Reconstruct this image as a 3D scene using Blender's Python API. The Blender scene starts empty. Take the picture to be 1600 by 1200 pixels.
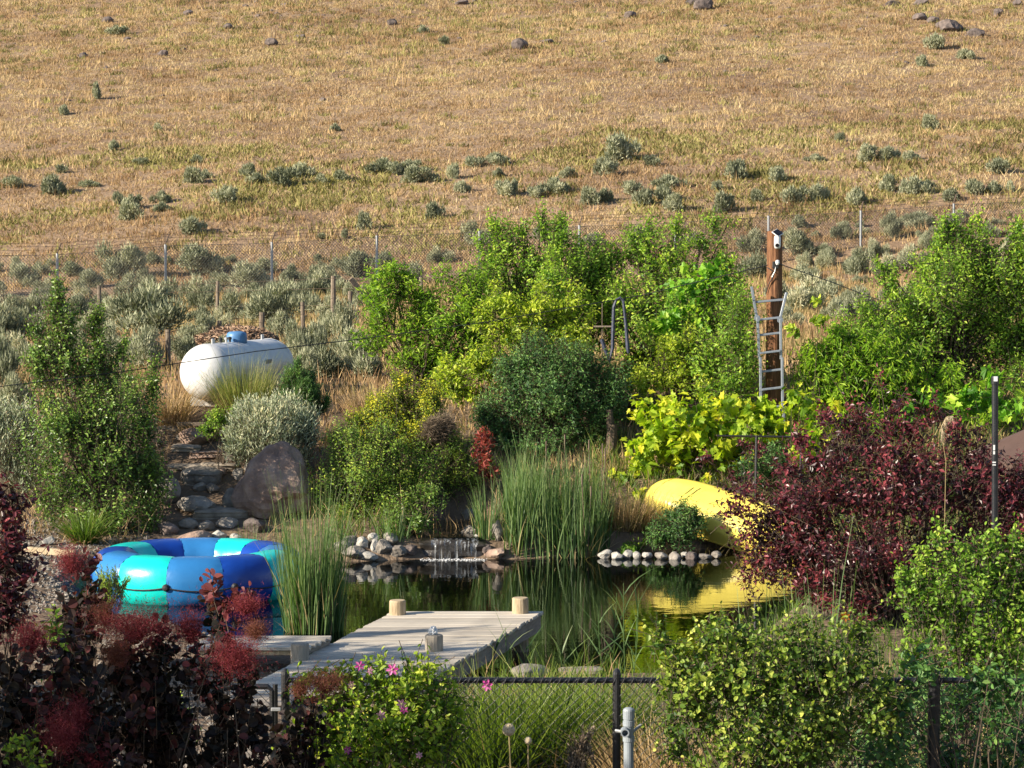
import bpy, bmesh, math, random
import numpy as np
from mathutils import Vector, Matrix

# ------------------------------------------------------------------ camera, sky, sun, exposure
S = bpy.context.scene
COL = S.collection
F = 4600.0; CX, CY = 800.0, 600.0; CAMZ = 5.24
PITCH = math.atan(280.0 / F)
cam_data = bpy.data.cameras.new('camera')
cam_data.sensor_width = 36.0
cam_data.lens = 36.0 * F / 1600.0
cam_data.clip_start = 0.5; cam_data.clip_end = 6000
cam = bpy.data.objects.new('camera', cam_data); COL.objects.link(cam)
cam.location = (0, 0, CAMZ)
cam.rotation_euler = (math.pi / 2 - PITCH, 0, 0)
S.camera = cam

SUN_EL = math.radians(24.0)
SUN_AZ = Vector((-0.91, -0.415)).normalized()          # horizontal direction towards the sun
TO_SUN = Vector((SUN_AZ.x * math.cos(SUN_EL), SUN_AZ.y * math.cos(SUN_EL), math.sin(SUN_EL)))
world = bpy.data.worlds.new('World'); S.world = world; world.use_nodes = True
wn = world.node_tree; wn.nodes.clear()
wo = wn.nodes.new('ShaderNodeOutputWorld'); wb = wn.nodes.new('ShaderNodeBackground'); ws = wn.nodes.new('ShaderNodeTexSky')
ws.sky_type = 'NISHITA'; ws.sun_disc = False
ws.sun_elevation = SUN_EL; ws.sun_rotation = math.atan2(SUN_AZ.x, SUN_AZ.y)
ws.altitude = 1300; ws.dust_density = 1.0
wb.inputs['Strength'].default_value = 0.085
wn.links.new(ws.outputs[0], wb.inputs[0]); wn.links.new(wb.outputs[0], wo.inputs[0])
sun_data = bpy.data.lights.new('sun', 'SUN'); sun_data.energy = 5.0; sun_data.angle = math.radians(0.5)
sun_data.color = (1.0, 0.89, 0.72)
sun = bpy.data.objects.new('sun', sun_data); COL.objects.link(sun)
sun.rotation_euler = TO_SUN.to_track_quat('Z', 'Y').to_euler()
sun.location = (-60, -20, 40)
vs = S.view_settings
vs.view_transform = 'Standard'; vs.look = 'None'; vs.gamma = 1.0; vs.exposure = 1.08; vs.use_curve_mapping = False
S.cycles.max_bounces = 6; S.cycles.diffuse_bounces = 3; S.cycles.glossy_bounces = 3
S.cycles.transmission_bounces = 4; S.cycles.transparent_max_bounces = 8
S.cycles.caustics_reflective = False; S.cycles.caustics_refractive = False

RNG = np.random.default_rng(7)

# ------------------------------------------------------------------ pixel <-> place helpers
cp, sp = math.cos(PITCH), math.sin(PITCH)
def ray(px, py):
    u = (px - CX) / F; v = (py - CY) / F
    return np.array([u, cp - v * sp, -sp - v * cp])
def W(px, py, d):
    """the point seen at photo pixel (px, py) that stands d metres in front of the camera"""
    r = ray(px, py); return np.array([0, 0, CAMZ]) + r * (d / r[1])
def OnZ(px, py, z):
    r = ray(px, py); return np.array([0, 0, CAMZ]) + r * ((z - CAMZ) / r[2])
def ppm(d): return F / d

# ------------------------------------------------------------------ terrain height
PY = np.array([-80, 0, 15, 21, 25, 29, 31.4, 38, 43.3, 45, 46.5, 48, 49.5, 52, 58, 65, 83, 90, 97, 105, 115, 130, 145, 160, 175, 200, 260, 400, 700, 1500.])
PZ = np.array([.9, .85, .7, .62, .5, .3, .24, .22, .22, .45, 1.0, 1.5, 1.95, 2.05, 2.18, 2.28, 2.5, 2.75, 3.3, 5.0, 7.0, 9.3, 11.8, 14.5, 17.5, 23, 38, 75, 130, 200.])
POND = np.array([(-5.9, 41.5), (-5.75, 39), (-5.0, 36.6), (-3.7, 35.2), (-2.9, 33.6), (-1.7, 32.0), (0.2, 31.5), (1.4, 31.8), (2.5, 33.4), (3.2, 36.5), (4.0, 39.5), (4.5, 42.3), (4.3, 44.2), (3.4, 44.9), (2.4, 44.1), (1.4, 43.75), (0, 43.3), (-1, 43.45), (-2.3, 43.0), (-3.6, 42.9), (-5.0, 42.6)])
def pond_sd(x, y):
    """signed distance to the pond outline, negative in the water"""
    x = np.asarray(x, float); y = np.asarray(y, float)
    best = np.full(x.shape, 1e9); inside = np.zeros(x.shape, bool)
    n = len(POND)
    for i in range(n):
        a = POND[i]; b = POND[(i + 1) % n]
        ex, ey = b - a
        t = np.clip(((x - a[0]) * ex + (y - a[1]) * ey) / (ex * ex + ey * ey), 0, 1)
        best = np.minimum(best, np.hypot(x - a[0] - t * ex, y - a[1] - t * ey))
        c = ((a[1] > y) != (b[1] > y)) & (x < (b[0] - a[0]) * (y - a[1]) / (b[1] - a[1] + 1e-12) + a[0])
        inside ^= c
    return np.where(inside, -best, best)
def sm(a, b, x):
    t = np.clip((x - a) / (b - a), 0, 1); return t * t * (3 - 2 * t)
def wob(x, y, s, k=0.0):
    return (np.sin(x * s * 1.0 + y * s * .37 + k) + np.sin(x * s * -.53 + y * s * 1.21 + 1.7 + k) + np.sin(x * s * 1.9 - y * s * .8 + 4.1 + k) * .6) / 2.6
def terrain(x, y):
    x = np.asarray(x, float); y = np.asarray(y, float)
    z = np.interp(y, PY, PZ)
    z = z + sm(65, 95, y) * .042 * np.clip(x, -60, 60)
    z = z + wob(x, y, .9) * .05 * sm(14, 30, y) + wob(x, y, .22, 2) * .12 * sm(50, 70, y) + wob(x, y, .08, 5) * .6 * sm(100, 150, y)
    # low bank of an old track behind the wire fence
    z = z - .5 * np.exp(-((y - 93.5) / 1.6) ** 2) * sm(1, 6, x) + .25 * np.exp(-((y - 97) / 1.4) ** 2) * sm(1, 6, x)
    # spoil mound by the old posts
    z = z + .55 * np.exp(-(((x + 5.5) / 1.1) ** 2 + ((y - 58) / 1.5) ** 2))
    # brook channel above the little waterfall
    ch = np.exp(-((x + .95) / .5) ** 4) * sm(43.0, 43.35, y) * sm(46.8, 45.6, y)
    z = z * (1 - ch) + .2 * ch
    # left bank falls to gravel by the inflatable ring
    l = sm(-5.2, -7.5, x) * sm(47, 44, y) * sm(30, 36, y)
    z = z * (1 - l) + l * (.2 + .03 * np.clip(y - 38, 0, 10))
    near = (y > 28) & (y < 50) & (np.abs(x) < 12)
    if np.any(near):
        sd = pond_sd(x, y)
        bed = np.where(sd < 0, -.06 + 1.4 * np.clip(sd / 2.5, -1, 0), 0)
        bed = np.where((sd < 0) & (y > 41.3) & (x < -.2), np.maximum(bed, -.16 + .02 * wob(x, y, 3)), bed)
        z = np.where(near & (sd < 0), bed, z)
        k = np.clip(sd / .35, 0, 1)
        z = np.where(near & (sd >= 0), np.minimum(z, z * k + (-.05) * (1 - k)), z)
    return z
def tz(x, y): return float(terrain(np.array([x]), np.array([y]))[0])
def Gd(px, d):
    """ground point straight below/above pixel column px at d metres"""
    x = (px - CX) * d / F * (cp + 0) ; return np.array([x, d, tz(x, d)])
def G(px, py):
    """where the ray through a pixel meets the ground"""
    r = ray(px, py); t = np.concatenate([np.linspace(15, 60, 500), np.linspace(60.1, 420, 2000)])
    p = np.array([0, 0, CAMZ])[None] + r[None] * (t / r[1])[:, None]
    h = p[:, 2] - terrain(p[:, 0], p[:, 1])
    i = np.argmax(h < 0)
    q = p[i]; return np.array([q[0], q[1], tz(q[0], q[1])])

# ------------------------------------------------------------------ object helpers
def tag(o, label=None, cat=None, group=None, kind=None):
    if label: o['label'] = label
    if cat: o['category'] = cat
    if group: o['group'] = group
    if kind: o['kind'] = kind
    return o
def empty(name, loc, label, cat, group=None, rz=0.0):
    o = bpy.data.objects.new(name, None); COL.objects.link(o)
    o.location = tuple(float(v) for v in loc); o.rotation_euler = (0, 0, rz); o.empty_display_size = .2
    return tag(o, label, cat, group)
def nrm(v):
    v = np.asarray(v, float); return v / (np.linalg.norm(v, axis=-1, keepdims=True) + 1e-12)

class MB:
    """collects numpy geometry, builds ONE mesh object"""
    def __init__(s): s.v = []; s.f = []; s.t = []; s.n = 0
    def add(s, v, faces, tint=.5):
        v = np.asarray(v, float).reshape(-1, 3)
        for f in (faces if isinstance(faces, list) else [faces]):
            f = np.asarray(f, np.int64)
            if f.size: s.f.append(f + s.n)
        s.v.append(v); t = np.asarray(tint, float)
        s.t.append(np.full(len(v), float(t)) if t.ndim == 0 else t.reshape(-1))
        s.n += len(v); return s
    def merge(s, o):
        for f in o.f: s.f.append(f + s.n)
        s.v += o.v; s.t += o.t; s.n += o.n; return s
    def shift(s, d):
        s.v = [v + np.asarray(d) for v in s.v]; return s
    def mesh(s, name, mat, smooth=False):
        me = bpy.data.meshes.new(name)
        V = np.concatenate(s.v) if s.v else np.zeros((0, 3))
        me.vertices.add(len(V)); me.vertices.foreach_set('co', V.astype(np.float32).ravel())
        tot = sum(f.size for f in s.f); nf = sum(len(f) for f in s.f)
        me.loops.add(tot); me.polygons.add(nf)
        me.loops.foreach_set('vertex_index', np.concatenate([f.ravel() for f in s.f]).astype(np.int32))
        sizes = np.concatenate([np.full(len(f), f.shape[1]) for f in s.f])
        st = np.concatenate([[0], np.cumsum(sizes)[:-1]])
        me.polygons.foreach_set('loop_start', st.astype(np.int32))
        if smooth: me.polygons.foreach_set('use_smooth', np.ones(nf, bool))
        else: me.polygons.foreach_set('use_smooth', np.zeros(nf, bool))
        a = me.attributes.new('tint', 'FLOAT', 'POINT'); a.data.foreach_set('value', np.concatenate(s.t).astype(np.float32))
        me.update(calc_edges=True)
        if mat: me.materials.append(mat)
        return me
    def build(s, name, mat, parent=None, smooth=False, kind=None, loc=None):
        """vertices are in world space (loc None, parent an unrotated Empty) and are made local here"""
        if loc is None and parent is not None:
            off = np.array(parent.location)
            p = parent.parent
            while p is not None: off = off + np.array(p.location); p = p.parent
            s.shift(-off)
        o = bpy.data.objects.new(name, s.mesh(name, mat, smooth)); COL.objects.link(o)
        if parent is not None: o.parent = parent
        if loc is not None: o.location = tuple(float(v) for v in loc)
        if kind: o['kind'] = kind
        return o
def link_copy(o, parent=None, name=None):
    c = o.copy(); COL.objects.link(c); c.parent = parent; return c

# ------------------------------------------------------------------ shapes
def tube(mb, pts, rad, sides=6, cap=True, tint=.5):
    pts = np.asarray(pts, float); n = len(pts)
    rad = np.full(n, rad, float) if np.ndim(rad) == 0 else np.asarray(rad, float)
    d = np.gradient(pts, axis=0); d = nrm(d)
    ref = np.array([0, 0, 1.]) if abs(d[0][2]) < .9 else np.array([1., 0, 0])
    vs_ = []
    s = nrm(np.cross(d[0], ref))
    for i in range(n):
        s = nrm(s - d[i] * (s @ d[i])); t = np.cross(d[i], s)
        a = np.arange(sides) / sides * 2 * math.pi
        vs_.append(pts[i] + rad[i] * (np.cos(a)[:, None] * s + np.sin(a)[:, None] * t))
    V = np.concatenate(vs_); fs = []
    i, j = np.meshgrid(np.arange(n - 1), np.arange(sides), indexing='ij'); i = i.ravel(); j = j.ravel(); k = (j + 1) % sides
    fs.append(np.stack([i * sides + j, i * sides + k, (i + 1) * sides + k, (i + 1) * sides + j], 1))
    if cap:
        fs.append(np.arange(sides)[::-1][None]); fs.append(((n - 1) * sides + np.arange(sides))[None])
    mb.add(V, fs, tint); return mb
def prisms(mb, A, B, ra, rb=None, tint=.5, sides=3):
    """many thin straight prisms"""
    A = np.asarray(A, float); B = np.asarray(B, float); n = len(A)
    if n == 0: return mb
    ra = np.broadcast_to(np.asarray(ra, float), (n,)); rb = ra if rb is None else np.broadcast_to(np.asarray(rb, float), (n,))
    d = nrm(B - A); ref = np.where(np.abs(d[:, 2:3]) < .9, np.array([[0, 0, 1.]]), np.array([[1., 0, 0]]))
    s = nrm(np.cross(d, ref)); t = np.cross(d, s)
    V = np.empty((n, 2 * sides, 3))
    for k in range(sides):
        a = k / sides * 2 * math.pi; off = math.cos(a) * s + math.sin(a) * t
        V[:, k] = A + off * ra[:, None]; V[:, sides + k] = B + off * rb[:, None]
    base = (np.arange(n) * 2 * sides)[:, None]; fs = []
    for k in range(sides):
        q = (k + 1) % sides; fs.append(base + np.array([[k, q, sides + q, sides + k]]))
    tt = tint if np.ndim(tint) == 0 else np.repeat(tint, 2 * sides)
    mb.add(V, fs, tt); return mb
def box(mb, c, size, R=None, tint=.5, bev=0.0):
    x, y, z = np.asarray(size, float) / 2
    if bev:
        b = bev; V = []
        for sz in (-1, 1):
            for lvl in ((0, 1) if sz < 0 else (1, 0)):
                zz = sz * (z if lvl == 0 else z - b); e = b if lvl == 0 else 0
                X, Y = x - e, y - e
                V += [(-X + b, -Y, zz), (X - b, -Y, zz), (X, -Y + b, zz), (X, Y - b, zz), (X - b, Y, zz), (-X + b, Y, zz), (-X, Y - b, zz), (-X, -Y + b, zz)]
        V = np.array(V); fs = [np.arange(8)[::-1][None], (24 + np.arange(8))[None]]
        for l in range(3):
            j = np.arange(8); k = (j + 1) % 8
            fs.append(np.stack([l * 8 + j, l * 8 + k, l * 8 + 8 + k, l * 8 + 8 + j], 1))
    else:
        V = np.array([(-x, -y, -z), (x, -y, -z), (x, y, -z), (-x, y, -z), (-x, -y, z), (x, -y, z), (x, y, z), (-x, y, z)])
        fs = [np.array([[3, 2, 1, 0], [4, 5, 6, 7], [0, 1, 5, 4], [1, 2, 6, 5], [2, 3, 7, 6], [3, 0, 4, 7]])]
    if R is not None: V = V @ np.asarray(R).T
    mb.add(V + np.asarray(c, float), fs, tint); return mb
def rotz(a): c, s = math.cos(a), math.sin(a); return np.array([[c, -s, 0], [s, c, 0], [0, 0, 1.]])
def roty(a): c, s = math.cos(a), math.sin(a); return np.array([[c, 0, s], [0, 1, 0], [-s, 0, c]])
def rotx(a): c, s = math.cos(a), math.sin(a); return np.array([[1, 0, 0], [0, c, -s], [0, s, c]])
def lathe(mb, prof, c, sides=20, R=None, tint=.5, cap=True):
    prof = np.asarray(prof, float); n = len(prof); a = np.arange(sides) / sides * 2 * math.pi
    V = np.stack([prof[:, 0][:, None] * np.cos(a), prof[:, 0][:, None] * np.sin(a), np.repeat(prof[:, 1][:, None], sides, 1)], -1).reshape(-1, 3)
    if R is not None: V = V @ np.asarray(R).T
    i, j = np.meshgrid(np.arange(n - 1), np.arange(sides), indexing='ij'); i = i.ravel(); j = j.ravel(); k = (j + 1) % sides
    fs = [np.stack([i * sides + j, i * sides + k, (i + 1) * sides + k, (i + 1) * sides + j], 1)]
    if cap: fs += [np.arange(sides)[::-1][None], ((n - 1) * sides + np.arange(sides))[None]]
    mb.add(V + np.asarray(c, float), fs, tint); return mb
_ico = {}
def ico(sub):
    if sub not in _ico:
        bm = bmesh.new(); bmesh.ops.create_icosphere(bm, subdivisions=sub, radius=1.0)
        v = np.array([w.co[:] for w in bm.verts]); f = np.array([[w.index for w in q.verts] for q in bm.faces]); bm.free(); _ico[sub] = (v, f)
    return _ico[sub]
def rock(mb, c, r, rng, sub=3, rough=.12, cuts=9, rz=0.0, keep=.72):
    v, f = ico(sub); v = v.copy()
    for k in range(cuts):
        n = nrm(rng.normal(size=3)); h = rng.uniform(keep, .95); q = v @ n
        v = v - np.clip(q - h, 0, None)[:, None] * n * .92
    for s, a in ((1.7, .5), (3.6, .3), (8, .16), (17, .1)):
        ph = rng.uniform(0, 6, 3); dd = rng.normal(size=(3, 3)) * s
        w = np.sin(v @ dd[0] + ph[0]) * np.sin(v @ dd[1] + ph[1]) + .5 * np.sin(v @ dd[2] + ph[2])
        v = v * (1 + rough * a * w)[:, None]
    v = v * np.asarray(r, float)
    mb.add(v @ rotz(rz).T + np.asarray(c, float), f, .5 + .2 * np.sin(v[:, 2] * 5)); return mb
def blades(mb, P, H, wid, rng, lean=.35, curve=.35, segs=3, dirs=None, tint=None, tipw=.15):
    """many tapering ribbon blades rooted at P"""
    P = np.asarray(P, float); n = len(P)
    H = np.broadcast_to(np.asarray(H, float), (n,)); wid = np.broadcast_to(np.asarray(wid, float), (n,))
    if dirs is None:
        a = rng.uniform(0, 2 * math.pi, n); dirs = np.stack([np.cos(a), np.sin(a), 0 * a], 1)
    L = np.abs(rng.normal(0, 1, n)) * lean; C = np.abs(rng.normal(0, 1, n)) * curve
    fa = rng.uniform(0, math.pi, n); side = np.stack([np.cos(fa), np.sin(fa), 0 * fa], 1)
    V = np.empty((n, (segs + 1) * 2, 3)); T = np.empty((n, (segs + 1) * 2))
    base = rng.uniform(.0, 1, n) if tint is None else np.broadcast_to(tint, (n,))
    for i in range(segs + 1):
        t = i / segs
        c = P + dirs * (H * (L * t + C * t * t))[:, None] + np.array([0, 0, 1.]) * (H * (t - .28 * C * t * t * t))[:, None]
        w = wid * (1 - t * (1 - tipw)) * (.75 + .5 * math.sin(math.pi * min(1, t * 1.3)))
        V[:, 2 * i] = c - side * w[:, None] / 2; V[:, 2 * i + 1] = c + side * w[:, None] / 2
        T[:, 2 * i] = T[:, 2 * i + 1] = base * .6 + t * .4
    b = (np.arange(n) * (segs + 1) * 2)[:, None]; fs = []
    for i in range(segs): fs.append(b + np.array([[2 * i, 2 * i + 1, 2 * i + 3, 2 * i + 2]]))
    mb.add(V, fs, T.ravel()); return mb
def wisps(mb, P, H, wid, rng, lean=.5, tint=None):
    """single-triangle grass wisps, for far grass"""
    P = np.asarray(P, float); n = len(P)
    a = rng.uniform(0, 2 * math.pi, n); d = np.stack([np.cos(a), np.sin(a), 0 * a], 1)
    fa = rng.uniform(-.9, .9, n); s = np.stack([np.cos(fa), np.sin(fa), 0 * fa], 1)
    H = np.broadcast_to(H, (n,)); wid = np.broadcast_to(wid, (n,))
    top = P + np.array([0, 0, 1.]) * H[:, None] + d * (H * lean * rng.uniform(0, 1, n))[:, None]
    V = np.stack([P - s * wid[:, None] / 2, P + s * wid[:, None] / 2, top], 1)
    t = rng.uniform(0, 1, n) if tint is None else tint
    mb.add(V, (np.arange(n) * 3)[:, None] + np.array([[0, 1, 2]]), np.repeat(t, 3)); return mb
def leaves(mb, P, D, N, L, w, shape='diamond', fold=.18, droop=.12, tint=.5):
    P = np.asarray(P, float); n = len(P)
    D = nrm(D); N = nrm(N - D * np.sum(N * D, 1, keepdims=True)); Sd = np.cross(D, N)
    L = np.broadcast_to(L, (n,))[:, None]; hw = L * w / 2
    if shape == 'diamond':
        pts = [(0, 0), (.45, 1), (1, 0), (.45, -1)]; F_ = [[0, 1, 2], [0, 2, 3]]
    elif shape == 'oval':
        pts = [(0, 0), (.28, .8), (.68, .85), (1, 0), (.68, -.85), (.28, -.8)]; F_ = [[0, 1, 2, 3], [0, 3, 4, 5]]
    elif shape == 'round':
        pts = [(0, 0), (.2, .75), (.55, 1.05), (.88, .7), (1, 0), (.88, -.7), (.55, -1.05), (.2, -.75)]; F_ = [[0, 1, 2, 4], [2, 3, 4, 4], [0, 4, 6, 7], [4, 5, 6, 6]]
        F_ = [[0, 1, 2], [0, 2, 4], [2, 3, 4], [0, 4, 6], [4, 5, 6], [0, 6, 7]]
    elif shape == 'grape':
        pts = [(.12, 0), (-.08, .5), (.22, .98), (.45, .62), (.78, .72), (.74, .35), (1, 0), (.74, -.35), (.78, -.72), (.45, -.62), (.22, -.98), (-.08, -.5)]
        F_ = [[0, 1, 2], [0, 2, 3], [0, 3, 4], [0, 4, 5], [0, 5, 6], [0, 6, 7], [0, 7, 8], [0, 8, 9], [0, 9, 10], [0, 10, 11]]
    k = len(pts); V = np.empty((n, k, 3))
    for i, (a, b) in enumerate(pts):
        V[:, i] = P + D * L * a + Sd * hw * b + N * (hw * abs(b) * fold * 2 - L * droop * a * a)
    b = (np.arange(n) * k)[:, None]; fs = [b + np.array([f]) for f in F_]
    tt = np.broadcast_to(tint, (n,)); mb.add(V, fs, np.repeat(tt, k)); return mb
def rand_unit(rng, n): return nrm(rng.normal(size=(n, 3)))

def crown(rng, lobes, d, base, leaf=(.05, .5), cover=3.0, slen=.35, lps=9, up=.35, out=.7, rnd=.55, droop=0.15, shape='diamond', shell=.45,
          clusters=6, depth=1.0, bend=.0, fold=.18, tipy=.35, trunk_r=.04, twig_r=.003, limb=True, leafup=.4, spread=.27, angle=(45, 80), limbs_from=None):
    """leafy shoots gathered in uneven clusters inside lobes given as photo-pixel ellipses standing d metres away; returns leaf and wood builders"""
    cover = cover * 1.5; slen = slen * 1.2;  leaf = (leaf[0] * 1.25, leaf[1]); lm, wm = MB(), MB(); k = ppm(d)
    Ls = []
    for lb in lobes:
        px, py, rx, ry = lb[:4]; dd = lb[4] if len(lb) > 4 else 0.0
        c = W(px, py, d + dd); Ls.append((c, np.array([rx / k, depth * max(rx, min(ry, rx * 1.4)) / k, ry / k]), rx * ry))
    leafA = (leaf[0] * k) * (leaf[0] * leaf[1] * k) * .55
    for (c, R, A), lb in zip(Ls, lobes):
        nl = cover * math.pi * A / leafA * (1 + .9 * math.exp(-A / 700.))
        ns = max(3, int(nl / lps)); nc = max(2, int(clusters * (.5 + A / 3000.)))
        cu = rand_unit(rng, nc) * rng.uniform(.3, 1.05, (nc, 1)); cr = rng.uniform(.45, 1.25, nc)
        ci = rng.integers(0, nc, ns)
        q = cu[ci] + rng.normal(size=(ns, 3)) * (spread * cr[ci])[:, None]
        rr = np.linalg.norm(q, axis=1, keepdims=True); q = np.where(rr > 1.2, q / rr * rng.uniform(.8, 1.2, (ns, 1)), q)
        rr = np.linalg.norm(q, axis=1); low = rr < shell
        q[low] = q[low] / (rr[low, None] + 1e-6) * rng.uniform(shell, 1, (low.sum(), 1))
        P = c + q * R; u = nrm(q / R * R.mean())
        dirs = nrm(u * out + np.array([0, 0, up]) + rng.normal(size=(ns, 3)) * rnd * .6)
        sl = slen * rng.uniform(.55, 1.35, ns)
        t = (np.arange(lps)[None] + rng.uniform(0, .8, (ns, lps))) / lps
        off = (t - .75) * sl[:, None]
        pos = P[:, None] + dirs[:, None] * off[..., None] + np.array([0, 0, bend]) * (t ** 2 * sl[:, None])[..., None]
        sid = rng.normal(size=(ns, lps, 3)); sid = sid - dirs[:, None] * np.sum(sid * dirs[:, None], -1, keepdims=True); sid = nrm(sid)
        al = np.radians(rng.uniform(angle[0], angle[1], (ns, lps, 1)))
        al = al * np.where(t > .92, .3, 1)[..., None]
        ld = dirs[:, None] * np.cos(al) + sid * np.sin(al) + np.array([0, 0, -droop])
        ref = np.array([0, 0, leafup]) + u[:, None] * .7 + rng.normal(size=(ns, lps, 3)) * .5
        LL = leaf[0] * rng.uniform(.65, 1.2, (ns, lps)) * np.where(t > .85, .75, 1)
        tint = np.clip(.45 + (t - .6) * tipy + rng.normal(0, .16, (ns, lps)) + rng.normal(0, .10, (ns, 1)) + rng.normal(0, .12, nc)[ci][:, None], 0, 1)
        leaves(lm, pos.reshape(-1, 3), nrm(ld.reshape(-1, 3)), ref.reshape(-1, 3), LL.ravel(), leaf[1], shape, fold, droop, tint.ravel())
        prisms(wm, P - dirs * (sl * .85)[:, None], P + dirs * (sl * .22)[:, None] + np.array([0, 0, bend]) * sl[:, None] * .8, twig_r, twig_r * .5, .6)
        if limb:
            for j in range(min(nc, 3)):
                e = c + cu[j] * R * .9; b0 = np.asarray(base, float) + rng.normal(size=3) * np.array([.08, .08, 0])
                m1 = b0 * .55 + e * .45 + rng.normal(size=3) * .12 + np.array([0, 0, .1]); m0 = b0 * .82 + e * .18 + np.array([0, 0, .18]) * np.linalg.norm(e - b0) * .5
                r0 = trunk_r * rng.uniform(.25, .42); tube(wm, [b0, m0, m1, e], [r0, r0 * .8, r0 * .5, r0 * .18], 5, tint=.3)
    return lm, wm

# ------------------------------------------------------------------ materials
def new_mat(name):
    m = bpy.data.materials.new(name); m.use_nodes = True; nt = m.node_tree; nt.nodes.clear()
    out = nt.nodes.new('ShaderNodeOutputMaterial'); return m, nt, out
def nd(nt, t, **kw):
    n = nt.nodes.new(t)
    for k, v in kw.items():
        if k in n.inputs: n.inputs[k].default_value = v
        else: setattr(n, k, v)
    return n
def ramp(nt, cols, fac=None):
    r = nt.nodes.new('ShaderNodeValToRGB'); e = r.color_ramp.elements
    while len(e) < len(cols): e.new(.5)
    for i, c in enumerate(cols):
        p, rgb = c if isinstance(c[1], (tuple, list)) else (i / (len(cols) - 1), c)
        e[i].position = p; e[i].color = (*rgb, 1)
    if fac is not None: nt.links.new(fac, r.inputs['Fac'])
    return r
def leaf_mat(name, cols, trans=.35, rough=.5, spec=.35, tcol=1.35, objvar=.0):
    m, nt, out = new_mat(name); L = nt.links.new
    at = nd(nt, 'ShaderNodeAttribute', attribute_name='tint')
    fac = at.outputs['Fac']
    if objvar:
        oi = nd(nt, 'ShaderNodeObjectInfo'); ma = nd(nt, 'ShaderNodeMath', operation='MULTIPLY_ADD'); L(oi.outputs['Random'], ma.inputs[0]); ma.inputs[1].default_value = objvar; L(fac, ma.inputs[2])
        sb = nd(nt, 'ShaderNodeMath', operation='SUBTRACT'); L(ma.outputs[0], sb.inputs[0]); sb.inputs[1].default_value = objvar / 2; fac = sb.outputs[0]
    r = ramp(nt, cols, fac)
    pb = nd(nt, 'ShaderNodeBsdfPrincipled', Roughness=rough); pb.inputs['Specular IOR Level'].default_value = spec
    L(r.outputs[0], pb.inputs['Base Color'])
    if trans:
        tr = nd(nt, 'ShaderNodeBsdfTranslucent'); mx = nd(nt, 'ShaderNodeMix', data_type='RGBA', blend_type='MULTIPLY'); mx.inputs[0].default_value = 1
        L(r.outputs[0], mx.inputs[6]); mx.inputs[7].default_value = (tcol * 1.05, tcol * 1.15, tcol * .55, 1); L(mx.outputs[2], tr.inputs[0])
        ms = nd(nt, 'ShaderNodeMixShader'); ms.inputs[0].default_value = trans; L(pb.outputs[0], ms.inputs[1]); L(tr.outputs[0], ms.inputs[2]); L(ms.outputs[0], out.inputs[0])
    else: L(pb.outputs[0], out.inputs[0])
    return m
def noise_mat(name, cols, scale=4.0, rough=.8, bump=.3, bscale=None, spec=.3, detail=8, stretch=(1, 1, 1), metallic=0.0, coords='Object', bdist=.02, objvar=0.0):
    m, nt, out = new_mat(name); L = nt.links.new
    tc = nd(nt, 'ShaderNodeTexCoord'); mp = nd(nt, 'ShaderNodeMapping'); mp.inputs['Scale'].default_value = stretch; L(tc.outputs[coords], mp.inputs[0])
    no = nd(nt, 'ShaderNodeTexNoise', Scale=scale, Detail=detail, Roughness=.62); L(mp.outputs[0], no.inputs['Vector'])
    fac = no.outputs['Fac']
    mr = nd(nt, 'ShaderNodeMapRange'); mr.inputs[1].default_value = .28; mr.inputs[2].default_value = .72; L(fac, mr.inputs[0]); fac = mr.outputs[0]
    if objvar:
        oi = nd(nt, 'ShaderNodeObjectInfo'); ma = nd(nt, 'ShaderNodeMath', operation='MULTIPLY_ADD'); L(oi.outputs['Random'], ma.inputs[0]); ma.inputs[1].default_value = objvar; L(fac, ma.inputs[2])
        sb = nd(nt, 'ShaderNodeMath', operation='SUBTRACT'); L(ma.outputs[0], sb.inputs[0]); sb.inputs[1].default_value = objvar / 2; fac = sb.outputs[0]
    r = ramp(nt, cols, fac)
    pb = nd(nt, 'ShaderNodeBsdfPrincipled', Roughness=rough, Metallic=metallic); pb.inputs['Specular IOR Level'].default_value = spec
    L(r.outputs[0], pb.inputs['Base Color'])
    if bump:
        n2 = nd(nt, 'ShaderNodeTexNoise', Scale=bscale or scale * 4, Detail=6); L(mp.outputs[0], n2.inputs['Vector'])
        bp = nd(nt, 'ShaderNodeBump', Strength=bump, Distance=bdist); L(n2.outputs['Fac'], bp.inputs['Height']); L(bp.outputs[0], pb.inputs['Normal'])
    L(pb.outputs[0], out.inputs[0]); return m

M = {}
M['bark'] = noise_mat('bark', [(.055, .04, .03), (.16, .12, .085)], 30, .9, .4)
M['twig'] = noise_mat('twig', [(.05, .035, .025), (.12, .09, .06)], 20, .85, 0)
M['apple'] = leaf_mat('apple_leaf', [(0.0562, 0.1293, 0.0172), (0.1591, 0.2984, 0.0286), (0.337, 0.4972, 0.0501), (0.5616, 0.6564, 0.0858)], .38)
M['peach'] = leaf_mat('peach_leaf', [(0.0657, 0.14, 0.0165), (0.1688, 0.315, 0.0248), (0.3187, 0.4725, 0.0413), (0.4875, 0.5775, 0.055)], .42)
M['lime'] = leaf_mat('lime_leaf', [(0.115, 0.1925, 0.0182), (0.3065, 0.4125, 0.0363), (0.5364, 0.5912, 0.0605), (0.645, 0.6875, 0.0968)], .42)
M['grape'] = leaf_mat('grape_leaf', [(0.108, 0.207, 0.015), (0.288, 0.414, 0.025), (0.552, 0.575, 0.035), (0.744, 0.6325, 0.05)], .45)
M['greengrape'] = leaf_mat('green_grape_leaf', [(0.05, 0.15, 0.015), (0.1375, 0.325, 0.025), (0.275, 0.475, 0.0375), (0.45, 0.5875, 0.0625)], .45)
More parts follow.
